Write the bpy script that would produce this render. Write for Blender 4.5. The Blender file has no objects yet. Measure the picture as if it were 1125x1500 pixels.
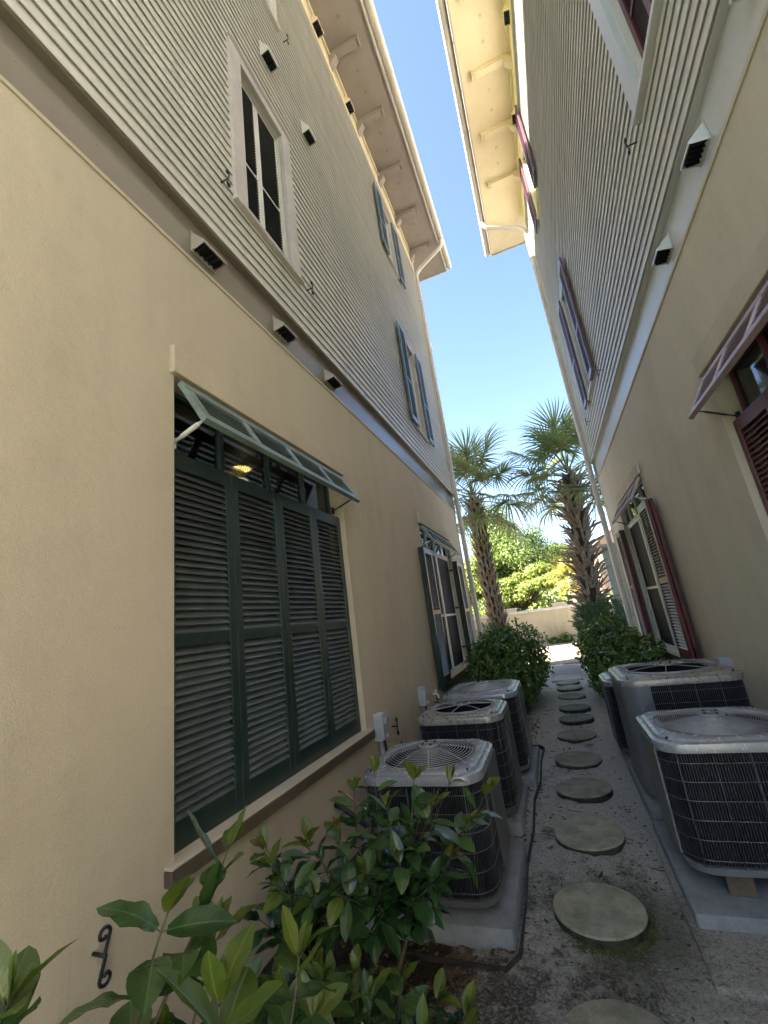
import bpy, bmesh, math, random
import numpy as np
from mathutils import Vector, Matrix, Euler, Quaternion

random.seed(7)
rad = math.radians
S = bpy.context.scene

# ------------------------------------------------------------------ camera
cam_d = bpy.data.cameras.new('camera')
cam = bpy.data.objects.new('camera', cam_d)
S.collection.objects.link(cam)
CR = [[0.9239195765103942, 0.20868163143585072, 0.3206627400277834],
      [0.36090655385056875, -0.197256618501323, -0.9115022138454355],
      [-0.12696092126540579, 0.9578840238560696, -0.2575638198830421]]
cam.matrix_world = Matrix([CR[0] + [0.0], CR[1] + [0.0], CR[2] + [1.5], [0, 0, 0, 1]])
cam_d.sensor_fit = 'VERTICAL'
cam_d.sensor_height = 36.0
cam_d.lens = 623.82 / 1500 * 36.0
cam_d.clip_start = 0.02
cam_d.clip_end = 2000
S.camera = cam

# ------------------------------------------------------------------ light
SUN_EL, SUN_AZ = 36.0, 252.0          # azimuth clockwise from +Y (the alley direction); 270 = from the left
world = bpy.data.worlds.new('World')
S.world = world
world.use_nodes = True
wn, wl = world.node_tree.nodes, world.node_tree.links
wn.clear()
w_out = wn.new('ShaderNodeOutputWorld')
w_bg = wn.new('ShaderNodeBackground')
w_sky = wn.new('ShaderNodeTexSky')
w_sky.sky_type = 'NISHITA'
w_sky.sun_disc = False
w_sky.sun_elevation = rad(SUN_EL)
w_sky.sun_rotation = rad(SUN_AZ)
w_sky.air_density = 0.9
w_sky.dust_density = 0.9
w_sky.ozone_density = 1.5
w_bg.inputs['Strength'].default_value = 0.050
wl.new(w_sky.outputs[0], w_bg.inputs['Color'])
wl.new(w_bg.outputs[0], w_out.inputs['Surface'])

sun_d = bpy.data.lights.new('sun', 'SUN')
sun_d.energy = 4.8
sun_d.angle = rad(0.5)
sun_d.color = (1.0, 0.93, 0.82)
sun = bpy.data.objects.new('sun', sun_d)
S.collection.objects.link(sun)
sv = Vector((math.sin(rad(SUN_AZ)) * math.cos(rad(SUN_EL)), math.cos(rad(SUN_AZ)) * math.cos(rad(SUN_EL)), math.sin(rad(SUN_EL))))
sun.rotation_euler = sv.to_track_quat('Z', 'Y').to_euler()

S.view_settings.view_transform = 'Standard'
S.view_settings.look = 'None'
S.view_settings.exposure = 3.5
S.view_settings.gamma = 1.0
S.render.engine = 'CYCLES'
S.cycles.max_bounces = 10
S.cycles.diffuse_bounces = 7
S.cycles.transparent_max_bounces = 12

# ------------------------------------------------------------------ node materials
def mat_base(name):
    m = bpy.data.materials.new(name)
    m.use_nodes = True
    nt = m.node_tree
    return m, nt, nt.nodes['Principled BSDF']

def nnode(nt, t, **kw):
    n = nt.nodes.new(t)
    for k, v in kw.items():
        if k in n.bl_rna.properties:
            setattr(n, k, v)
        else:
            n.inputs[k].default_value = v
    return n

def ramp(nt, fac, stops):
    r = nt.nodes.new('ShaderNodeValToRGB')
    els = r.color_ramp.elements
    while len(els) < len(stops):
        els.new(0.5)
    for e, (p, c) in zip(els, stops):
        e.position = p
        e.color = (c[0], c[1], c[2], 1) if len(c) == 3 else c
    nt.links.new(fac, r.inputs[0])
    return r.outputs[0]

def noise(nt, scale, detail=4, rough=0.6, vec=None, dist=0.0):
    n = nt.nodes.new('ShaderNodeTexNoise')
    n.inputs['Scale'].default_value = scale
    n.inputs['Detail'].default_value = detail
    n.inputs['Roughness'].default_value = rough
    n.inputs['Distortion'].default_value = dist
    if vec is not None:
        nt.links.new(vec, n.inputs['Vector'])
    return n.outputs['Fac']

def wpos(nt, scale=(1, 1, 1)):
    g = nt.nodes.new('ShaderNodeNewGeometry')
    m = nt.nodes.new('ShaderNodeMapping')
    m.inputs['Scale'].default_value = scale
    nt.links.new(g.outputs['Position'], m.inputs['Vector'])
    return m.outputs[0]

def mixc(nt, fac, a, b, mode='MIX'):
    m = nt.nodes.new('ShaderNodeMix')
    m.data_type = 'RGBA'
    m.blend_type = mode
    for sock, v in ((m.inputs['Factor'], fac), (m.inputs['A'], a), (m.inputs['B'], b)):
        pass
    fs = m.inputs[0]; A = m.inputs[6]; B = m.inputs[7]
    for s, v in ((fs, fac), (A, a), (B, b)):
        if hasattr(v, 'node'):
            nt.links.new(v, s)
        elif isinstance(v, (int, float)):
            s.default_value = v
        else:
            s.default_value = (v[0], v[1], v[2], 1)
    return m.outputs[2]

def math_n(nt, op, a, b=0.0, clamp=False):
    m = nt.nodes.new('ShaderNodeMath')
    m.operation = op
    m.use_clamp = clamp
    for i, v in enumerate((a, b)):
        if hasattr(v, 'node'):
            nt.links.new(v, m.inputs[i])
        else:
            m.inputs[i].default_value = v
    return m.outputs[0]

def bump(nt, bsdf, h, strength=0.3, dist=0.01):
    b = nt.nodes.new('ShaderNodeBump')
    b.inputs['Strength'].default_value = strength
    b.inputs['Distance'].default_value = dist
    nt.links.new(h, b.inputs['Height'])
    nt.links.new(b.outputs[0], bsdf.inputs['Normal'])

def painted(name, col, rough=0.5, var=0.10, vscale=3.0, bstr=0.15, bscale=60, spec=0.5, metallic=0.0, stretch=(1, 1, 1)):
    m, nt, b = mat_base(name)
    p = wpos(nt, stretch)
    n = noise(nt, vscale, 5, 0.65, p)
    n2 = noise(nt, vscale * 11, 3, 0.6, p)
    f = math_n(nt, 'ADD', math_n(nt, 'MULTIPLY', n, 0.7), math_n(nt, 'MULTIPLY', n2, 0.3))
    lo = [c * (1 - var * 1.6) for c in col]
    hi = [min(1, c * (1 + var)) for c in col]
    c = ramp(nt, f, [(0.32, lo), (0.68, hi)])
    nt.links.new(c, b.inputs['Base Color'])
    r = math_n(nt, 'ADD', math_n(nt, 'MULTIPLY', n2, 0.12), rough - 0.06)
    nt.links.new(r, b.inputs['Roughness'])
    b.inputs['Specular IOR Level'].default_value = spec
    b.inputs['Metallic'].default_value = metallic
    if bstr:
        bump(nt, b, noise(nt, bscale, 3, 0.6, p), bstr, 0.003)
    return m

def board_tint(m):
    nt = m.node_tree; b = nt.nodes['Principled BSDF']
    src = b.inputs['Base Color'].links[0].from_socket
    oi = nt.nodes.new('ShaderNodeObjectInfo')
    hs = nt.nodes.new('ShaderNodeHueSaturation')
    nt.links.new(src, hs.inputs['Color'])
    stain = ramp(nt, noise(nt, 1.0, 5, 0.7, wpos(nt, (5, 5, 0.6))), [(0.35, (0.90, 0.90, 0.90)), (0.6, (1, 1, 1))])
    nt.links.new(math_n(nt, 'ADD', math_n(nt, 'MULTIPLY', oi.outputs['Random'], 0.10), 0.95), hs.inputs['Value'])
    nt.links.new(mixc(nt, 1.0, hs.outputs[0], stain, 'MULTIPLY'), b.inputs['Base Color'])
    return m

def stucco(name, col, seed=0.0):
    m, nt, b = mat_base(name)
    p = wpos(nt)
    big = noise(nt, 0.7, 6, 0.6, p, 0.6)
    mid = noise(nt, 4.0, 5, 0.7, p)
    streak = noise(nt, 1.0, 5, 0.65, wpos(nt, (3.5, 3.5, 0.35)))
    f = math_n(nt, 'ADD', math_n(nt, 'ADD', math_n(nt, 'MULTIPLY', big, 0.45), math_n(nt, 'MULTIPLY', mid, 0.2)), math_n(nt, 'MULTIPLY', streak, 0.35))
    c = ramp(nt, f, [(0.36, [x * 0.86 for x in col]), (0.5, col), (0.66, [min(1, x * 1.07) for x in col])])
    vo = nt.nodes.new('ShaderNodeTexVoronoi'); vo.feature = 'DISTANCE_TO_EDGE'; vo.inputs['Scale'].default_value = 0.55
    dv = nt.nodes.new('ShaderNodeTexNoise'); dv.inputs['Scale'].default_value = 5.0; dv.inputs['Detail'].default_value = 6
    nt.links.new(p, dv.inputs['Vector'])
    va = nt.nodes.new('ShaderNodeVectorMath'); va.operation = 'MULTIPLY_ADD'
    nt.links.new(dv.outputs['Color'], va.inputs[0]); va.inputs[1].default_value = (0.35, 0.35, 0.35); nt.links.new(p, va.inputs[2])
    nt.links.new(va.outputs[0], vo.inputs['Vector'])
    crack = ramp(nt, vo.outputs['Distance'], [(0.0, (1, 1, 1)), (0.0035, (0, 0, 0))])
    only = ramp(nt, noise(nt, 0.9, 2, 0.5, p), [(0.55, (0, 0, 0)), (0.62, (1, 1, 1))])
    c = mixc(nt, math_n(nt, 'MULTIPLY', math_n(nt, 'MULTIPLY', crack, only), 0.08), c, [x * 0.4 for x in col])
    # splash dirt near the ground and soot-like algae in blotches: marks of their own
    g = nt.nodes.new('ShaderNodeNewGeometry')
    sp = nt.nodes.new('ShaderNodeSeparateXYZ')
    nt.links.new(g.outputs['Position'], sp.inputs[0])
    z = math_n(nt, 'ADD', sp.outputs[2], math_n(nt, 'MULTIPLY', mid, 0.5))
    low = ramp(nt, z, [(0.22, (1, 1, 1)), (0.62, (0, 0, 0))])
    c = mixc(nt, math_n(nt, 'MULTIPLY', low, 0.35), c, (0.16, 0.14, 0.10))
    drip = ramp(nt, noise(nt, 1.0, 4, 0.7, wpos(nt, (9, 9, 0.5))), [(0.56, (0, 0, 0)), (0.72, (1, 1, 1))])
    under = ramp(nt, math_n(nt, 'ADD', sp.outputs[2], 0.0), [(0.20, (0, 0, 0)), (0.60, (1, 1, 1)), (0.635, (1, 1, 1)), (0.66, (0, 0, 0))])
    c = mixc(nt, math_n(nt, 'MULTIPLY', math_n(nt, 'MULTIPLY', drip, under), 0.4), c, [x * 0.42 for x in col])
    patch = ramp(nt, noise(nt, 1.6, 6, 0.75, p, 1.0), [(0.60, (0, 0, 0)), (0.74, (1, 1, 1))])
    c = mixc(nt, math_n(nt, 'MULTIPLY', patch, 0.22), c, [x * 0.6 for x in col])
    nt.links.new(c, b.inputs['Base Color'])
    b.inputs['Roughness'].default_value = 0.78
    b.inputs['Specular IOR Level'].default_value = 0.3
    h = math_n(nt, 'ADD', noise(nt, 190, 3, 0.75, p), math_n(nt, 'MULTIPLY', noise(nt, 9, 4, 0.6, p), 2.6))
    gr = ramp(nt, noise(nt, 170, 2, 0.8, p), [(0.3, (0.90, 0.90, 0.90)), (0.7, (1.06, 1.06, 1.06))])
    c = mixc(nt, 1.0, c, gr, 'MULTIPLY')
    nt.links.new(c, b.inputs['Base Color'])
    bump(nt, b, h, 0.7, 0.005)
    return m

def leaf_mat(name, c1, c2, rough=0.35, trans=0.25, island=False, vein=False, spec=0.5):
    m, nt, b = mat_base(name)
    if island:
        g = nt.nodes.new('ShaderNodeNewGeometry')
        rnd = g.outputs['Random Per Island']
    else:
        g = nt.nodes.new('ShaderNodeObjectInfo')
        rnd = g.outputs['Random']
    big = noise(nt, 3.0, 3, 0.6, wpos(nt))
    f = math_n(nt, 'ADD', math_n(nt, 'MULTIPLY', rnd, 0.65), math_n(nt, 'MULTIPLY', big, 0.35))
    mid = [(a + bb) / 2 for a, bb in zip(c1, c2)]
    c = ramp(nt, f, [(0.15, c1), (0.55, mid), (0.92, c2)])
    if vein:
        tc = nt.nodes.new('ShaderNodeTexCoord')
        sp = nt.nodes.new('ShaderNodeSeparateXYZ')
        nt.links.new(tc.outputs['Object'], sp.inputs[0])
        ax = math_n(nt, 'ABSOLUTE', sp.outputs[0])
        v = ramp(nt, ax, [(0.0, (1, 1, 1)), (0.022, (0, 0, 0))])
        side = math_n(nt, 'SINE', math_n(nt, 'MULTIPLY', math_n(nt, 'SUBTRACT', sp.outputs[1], math_n(nt, 'MULTIPLY', ax, 0.9)), 62.0))
        sv_ = ramp(nt, side, [(0.93, (0, 0, 0)), (1.0, (0.22, 0.22, 0.22))])
        vv = math_n(nt, 'MAXIMUM', v, sv_)
        c = mixc(nt, math_n(nt, 'MULTIPLY', vv, 0.5), c, [min(1, x * 2.2 + 0.02) for x in mid])
        blot = noise(nt, 14, 3, 0.6, tc.outputs['Object'])
        c = mixc(nt, math_n(nt, 'MULTIPLY', blot, 0.35), c, [x * 0.6 for x in c1])
        bump(nt, b, math_n(nt, 'ADD', math_n(nt, 'MULTIPLY', side, 0.25), math_n(nt, 'MULTIPLY', v, -2.0)), 0.14, 0.004)
    nt.links.new(c, b.inputs['Base Color'])
    b.inputs['Roughness'].default_value = rough
    b.inputs['Specular IOR Level'].default_value = spec
    tr = nt.nodes.new('ShaderNodeBsdfTranslucent')
    tcol = mixc(nt, 1.0, c, (1.0, 1.25, 0.55), 'MULTIPLY')
    nt.links.new(tcol, tr.inputs['Color'])
    mx = nt.nodes.new('ShaderNodeMixShader')
    mx.inputs[0].default_value = trans
    nt.links.new(b.outputs[0], mx.inputs[1])
    nt.links.new(tr.outputs[0], mx.inputs[2])
    nt.links.new(mx.outputs[0], nt.nodes['Material Output'].inputs['Surface'])
    return m

def glass_mat(name, tint=(0.55, 0.6, 0.6)):
    m, nt, b = mat_base(name)
    nt.nodes.remove(b)
    t = nnode(nt, 'ShaderNodeBsdfTransparent'); t.inputs[0].default_value = (*tint, 1)
    g = nnode(nt, 'ShaderNodeBsdfGlossy'); g.inputs['Roughness'].default_value = 0.03
    g.inputs[0].default_value = (0.9, 0.95, 1, 1)
    fr = nnode(nt, 'ShaderNodeFresnel'); fr.inputs[0].default_value = 1.55
    f = math_n(nt, 'ADD', math_n(nt, 'MULTIPLY', fr.outputs[0], 0.9), 0.04, True)
    mx = nt.nodes.new('ShaderNodeMixShader')
    nt.links.new(f, mx.inputs[0])
    nt.links.new(t.outputs[0], mx.inputs[1]); nt.links.new(g.outputs[0], mx.inputs[2])
    nt.links.new(mx.outputs[0], nt.nodes['Material Output'].inputs['Surface'])
    return m

def screen_mat(name, col):
    m, nt, b = mat_base(name)
    p = wpos(nt)
    w = nnode(nt, 'ShaderNodeTexWave', wave_type='BANDS', bands_direction='Z', Scale=42.0, Distortion=0.0)
    nt.links.new(p, w.inputs['Vector'])
    c = ramp(nt, w.outputs['Fac'], [(0.35, [x * 0.55 for x in col]), (0.75, [x * 1.6 for x in col])])
    nt.links.new(c, b.inputs['Base Color'])
    b.inputs['Roughness'].default_value = 0.7
    b.inputs['Specular IOR Level'].default_value = 0.25
    return m

M = {}
M['stucco_l'] = stucco('stucco_tan', (0.545, 0.465, 0.348))
M['stucco_r'] = stucco('stucco_grey_tan', (0.63, 0.575, 0.455))
M['trim_l'] = painted('stucco_trim_tan', (0.53, 0.45, 0.335), 0.75, 0.1, 2.0, 0.4, 220, 0.3)
M['trim_r'] = painted('stucco_trim_grey_tan', (0.56, 0.51, 0.40), 0.75, 0.1, 2.0, 0.4, 220, 0.3)
M['sill'] = painted('sill_brown', (0.11, 0.083, 0.058), 0.7, 0.2, 4.0, 0.4, 200, 0.3)
M['siding'] = painted('siding_paint', (0.60, 0.57, 0.505), 0.42, 0.06, 1.6, 0.12, 90, 0.5, 0, (1, 0.4, 3))
M['siding_r'] = painted('siding_paint_right', (0.66, 0.64, 0.57), 0.42, 0.06, 1.6, 0.12, 90, 0.5, 0, (1, 0.4, 3))
M['band'] = painted('band_shaded_taupe', (0.19, 0.16, 0.13), 0.30, 0.07, 1.2, 0, 120, 0.7)  # taupe, darkened further: shade under the siding overhang is in the colour
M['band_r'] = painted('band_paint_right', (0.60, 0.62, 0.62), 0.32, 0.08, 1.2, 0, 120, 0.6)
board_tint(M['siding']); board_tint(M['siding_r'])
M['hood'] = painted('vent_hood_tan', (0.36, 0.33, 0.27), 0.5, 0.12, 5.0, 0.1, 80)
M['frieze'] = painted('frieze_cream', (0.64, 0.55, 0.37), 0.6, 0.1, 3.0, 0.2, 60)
M['frieze_r'] = painted('frieze_sunlit_yellow', (0.88, 0.80, 0.42), 0.6, 0.08, 3.0, 0.2, 60)  # yellow stands in for sun striking the strip under the eave
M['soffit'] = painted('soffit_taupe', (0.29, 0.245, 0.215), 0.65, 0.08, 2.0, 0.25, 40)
M['soffit_r'] = painted('soffit_warm_bounce', (0.78, 0.66, 0.43), 0.65, 0.05, 2.0, 0.25, 40)  # warm colour stands in for bounce off the sunlit frieze
M['gutter'] = painted('gutter_enamel', (0.53, 0.48, 0.41), 0.35, 0.1, 3.0, 0.05, 60, 0.6)
M['casing'] = painted('casing_paint', (0.52, 0.47, 0.44), 0.5, 0.16, 3.5, 0.2, 80)
M['white_frame'] = painted('window_frame_white', (0.70, 0.69, 0.64), 0.4, 0.08, 4.0, 0.05, 80)
M['green'] = painted('dark_green_enamel', (0.019, 0.034, 0.029), 0.34, 0.3, 3.0, 0.1, 90, 0.6)
M['green_slat'] = painted('lit_green_slat', (0.074, 0.086, 0.082), 0.46, 0.3, 5.0, 0.1, 90, 0.5, 0, (1, 1, 1))  # paler than the green frames: light caught by the slats is painted in
M['green_pale'] = painted('sky_sheen_green_awning', (0.16, 0.21, 0.19), 0.35, 0.25, 5.0, 0.1, 90, 0.7)  # greyed green: the sky's reflection is put into the base colour
M['maroon'] = painted('maroon_enamel', (0.115, 0.018, 0.024), 0.34, 0.3, 3.0, 0.1, 90, 0.6)
M['maroon_slat'] = painted('maroon_slat', (0.17, 0.070, 0.070), 0.36, 0.3, 5.0, 0.1, 90, 0.7)
M['maroon_pale'] = painted('pale_maroon_awning', (0.42, 0.32, 0.335), 0.35, 0.25, 5.0, 0.1, 90, 0.7)  # much paler than the maroon shutters
M['blue_leaf'] = painted('blue_grey_shutter', (0.10, 0.14, 0.17), 0.35, 0.25, 5.0, 0.1, 90, 0.7)
M['plum_leaf'] = painted('plum_shutter', (0.13, 0.06, 0.09), 0.35, 0.25, 5.0, 0.1, 90, 0.7)
M['iron'] = painted('black_iron', (0.012, 0.012, 0.014), 0.45, 0.3, 20.0, 0.2, 200)
M['grey_metal'] = painted('galvanised_box', (0.42, 0.44, 0.46), 0.45, 0.15, 12.0, 0.1, 100, 0.6)
M['pvc'] = painted('pvc_conduit', (0.34, 0.35, 0.35), 0.5, 0.1, 10.0, 0.05, 100)
M['rubber'] = painted('black_rubber', (0.015, 0.015, 0.016), 0.6, 0.2, 10, 0.1, 100)
M['screen'] = screen_mat('insect_screen', (0.012, 0.013, 0.013))
M['screen_m'] = screen_mat('insect_screen_maroon', (0.018, 0.010, 0.012))
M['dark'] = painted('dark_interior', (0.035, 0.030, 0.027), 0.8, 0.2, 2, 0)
M['vent_dark'] = painted('vent_throat', (0.010, 0.011, 0.014), 0.7, 0.2, 8, 0)
M['plank'] = painted('ceiling_plank', (0.22, 0.13, 0.065), 0.45, 0.35, 6.0, 0.1, 40, 0.5, 0, (6, 0.6, 1))
M['room'] = painted('room_wall', (0.16, 0.12, 0.085), 0.7, 0.2, 1.5, 0)
M['louvre_dark'] = painted('dark_louvre', (0.035, 0.038, 0.038), 0.5, 0.2, 5, 0)
M['glass'] = glass_mat('window_glass')
M['ac_top'] = painted('condenser_lid_grey', (0.27, 0.28, 0.30), 0.26, 0.08, 3.0, 0, 160, 0.8, 0.2)
M['ac_top_tan'] = painted('condenser_lid_taupe', (0.25, 0.235, 0.21), 0.28, 0.08, 3.0, 0, 160, 0.8, 0.15)
M['ac_panel'] = painted('condenser_panel_dark', (0.085, 0.088, 0.088), 0.42, 0.12, 5.0, 0, 160, 0.6)
M['ac_panel_r'] = painted('condenser_panel_slate', (0.13, 0.14, 0.155), 0.40, 0.12, 5.0, 0, 160, 0.6)
M['ac_coil'] = painted('coil_dark', (0.006, 0.006, 0.008), 0.75, 0.3, 30.0, 0.3, 300, 0.3)
M['ac_fin'] = painted('coil_fin', (0.032, 0.031, 0.036), 0.42, 0.3, 20.0, 0, 300, 0.6)
M['ac_wire'] = painted('guard_wire', (0.075, 0.075, 0.085), 0.35, 0.2, 20.0, 0, 300, 0.7)
M['fan_wire'] = painted('fan_guard_wire', (0.30, 0.30, 0.31), 0.3, 0.2, 20.0, 0, 300, 0.8)
M['fan_blade'] = painted('fan_blade', (0.03, 0.032, 0.038), 0.35, 0.2, 10, 0)
M['copper'] = painted('copper_pipe', (0.45, 0.22, 0.12), 0.35, 0.2, 20, 0.05, 90, 0.5, 0.9)
M['concrete'] = painted('pad_concrete', (0.20, 0.215, 0.235), 0.75, 0.22, 5.0, 0.5, 120, 0.3)
M['concrete_old'] = painted('stained_concrete', (0.22, 0.205, 0.165), 0.85, 0.35, 7.0, 0.7, 90, 0.2)
M['edge_steel'] = painted('edging_black', (0.03, 0.026, 0.022), 0.8, 0.3, 12, 0.3, 90)
M['wall_cream'] = stucco('garden_wall_cream', (0.62, 0.54, 0.36))
M['coping'] = painted('coping_white', (0.74, 0.72, 0.66), 0.7, 0.15, 4.0, 0.3, 80)
M['fence_grey'] = painted('grey_green_wall', (0.38, 0.42, 0.40), 0.7, 0.1, 3, 0.3, 100)
M['peach'] = painted('peach_house', (0.66, 0.42, 0.30), 0.8, 0.1, 3, 0.2, 60)
M['roof_grey'] = painted('roof_metal', (0.42, 0.42, 0.42), 0.45, 0.15, 2, 0.1, 60, 0.6)
M['bark'] = painted('bark', (0.16, 0.12, 0.085), 0.85, 0.35, 9, 0.8, 60, 0.2)
M['twig'] = painted('green_twig', (0.075, 0.072, 0.032), 0.6, 0.3, 15, 0.2, 100)
M['palm_core'] = painted('palm_trunk', (0.075, 0.052, 0.036), 0.9, 0.35, 14, 0.8, 70, 0.2)
M['boot'] = painted('palm_boot', (0.36, 0.275, 0.205), 0.8, 0.45, 18, 0.5, 90, 0.2)
M['boot_grey'] = painted('palm_boot_grey', (0.35, 0.31, 0.265), 0.8, 0.45, 18, 0.5, 90, 0.2)
M['petiole'] = painted('petiole', (0.20, 0.22, 0.075), 0.5, 0.3, 10, 0.1, 80)
M['frond'] = leaf_mat('palm_frond', (0.13, 0.165, 0.11), (0.31, 0.32, 0.16), 0.32, 0.42, True)  # fronds paled to carry the haze and glare round the crowns
M['frond_dry'] = leaf_mat('palm_frond_dry', (0.26, 0.17, 0.07), (0.38, 0.28, 0.12), 0.6, 0.3, True)
M['leaf'] = leaf_mat('viburnum_leaf', (0.022, 0.058, 0.018), (0.085, 0.150, 0.040), 0.26, 0.16, False, True, 0.6)
M['leaf_young'] = leaf_mat('viburnum_young_leaf', (0.075, 0.125, 0.020), (0.155, 0.185, 0.032), 0.30, 0.35, False, True, 0.6)
M['leaf_bronze'] = leaf_mat('viburnum_bronze_leaf', (0.16, 0.085, 0.028), (0.24, 0.12, 0.040), 0.32, 0.35, False, True, 0.6)
M['hedge'] = leaf_mat('hedge_leaf', (0.040, 0.098, 0.022), (0.21, 0.30, 0.060), 0.26, 0.25, True, False, 0.6)
M['hedge_fine'] = leaf_mat('podocarpus_leaf', (0.026, 0.068, 0.020), (0.10, 0.18, 0.05), 0.4, 0.2, True)
M['tree_green'] = leaf_mat('tree_leaf', (0.15, 0.20, 0.075), (0.31, 0.35, 0.14), 0.5, 0.5, True)  # leaf colour raised in place of distant haze
M['tree_lime'] = leaf_mat('tree_leaf_lime', (0.22, 0.255, 0.085), (0.38, 0.395, 0.14), 0.5, 0.5, True)  # lime leaves made whiter in place of distant haze
M['palm_yellow'] = leaf_mat('yellow_fan_leaf', (0.28, 0.25, 0.07), (0.48, 0.40, 0.12), 0.5, 0.35, True)
M['croton'] = leaf_mat('croton_leaf', (0.45, 0.12, 0.04), (0.55, 0.26, 0.08), 0.45, 0.3, True)
M['straw'] = painted('dry_straw', (0.52, 0.42, 0.24), 0.7, 0.2, 10, 0)
M['litter'] = leaf_mat('leaf_litter', (0.05, 0.028, 0.015), (0.16, 0.10, 0.05), 0.8, 0.05, True)
M['pebble'] = leaf_mat('pebble', (0.10, 0.095, 0.085), (0.34, 0.32, 0.29), 0.8, 0.0, True)
M['moss'] = leaf_mat('moss', (0.035, 0.06, 0.012), (0.10, 0.13, 0.025), 0.8, 0.2, True)

def lamp_mat():
    m, nt, b = mat_base('lamp_glow')
    b.inputs['Emission Color'].default_value = (1.0, 0.62, 0.16, 1)
    b.inputs['Emission Strength'].default_value = 2.4
    return m
M['lamp'] = lamp_mat()

def stone_mat():
    m, nt, b = mat_base('stepping_stone')
    oi = nt.nodes.new('ShaderNodeObjectInfo')
    p = wpos(nt)
    n = noise(nt, 9, 6, 0.7, p, 0.4)
    c = ramp(nt, n, [(0.3, (0.125, 0.125, 0.095)), (0.5, (0.21, 0.207, 0.16)), (0.72, (0.31, 0.30, 0.24))])
    sp = noise(nt, 160, 2, 0.6, p)
    s2 = ramp(nt, sp, [(0.68, (0, 0, 0)), (0.76, (1, 1, 1))])
    c = mixc(nt, math_n(nt, 'MULTIPLY', s2, 0.5), c, (0.42, 0.42, 0.38))
    dk = ramp(nt, noise(nt, 90, 3, 0.7, p), [(0.30, (1, 1, 1)), (0.42, (0, 0, 0))])
    c = mixc(nt, math_n(nt, 'MULTIPLY', dk, 0.55), c, (0.06, 0.06, 0.045))
    bright = math_n(nt, 'ADD', math_n(nt, 'MULTIPLY', oi.outputs['Random'], 0.5), 0.75)
    hs = nt.nodes.new('ShaderNodeHueSaturation')
    nt.links.new(c, hs.inputs['Color']); nt.links.new(bright, hs.inputs['Value'])
    nt.links.new(hs.outputs[0], b.inputs['Base Color'])
    b.inputs['Roughness'].default_value = 0.85
    bump(nt, b, math_n(nt, 'ADD', noise(nt, 130, 4, 0.7, p), math_n(nt, 'MULTIPLY', noise(nt, 14, 4, 0.7, p), 2.0)), 0.6, 0.005)
    return m
M['stone'] = stone_mat()
M['stone_rim'] = painted('damp_mossy_rim', (0.050, 0.052, 0.032), 0.9, 0.5, 14, 0.8, 120, 0.2)

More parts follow.
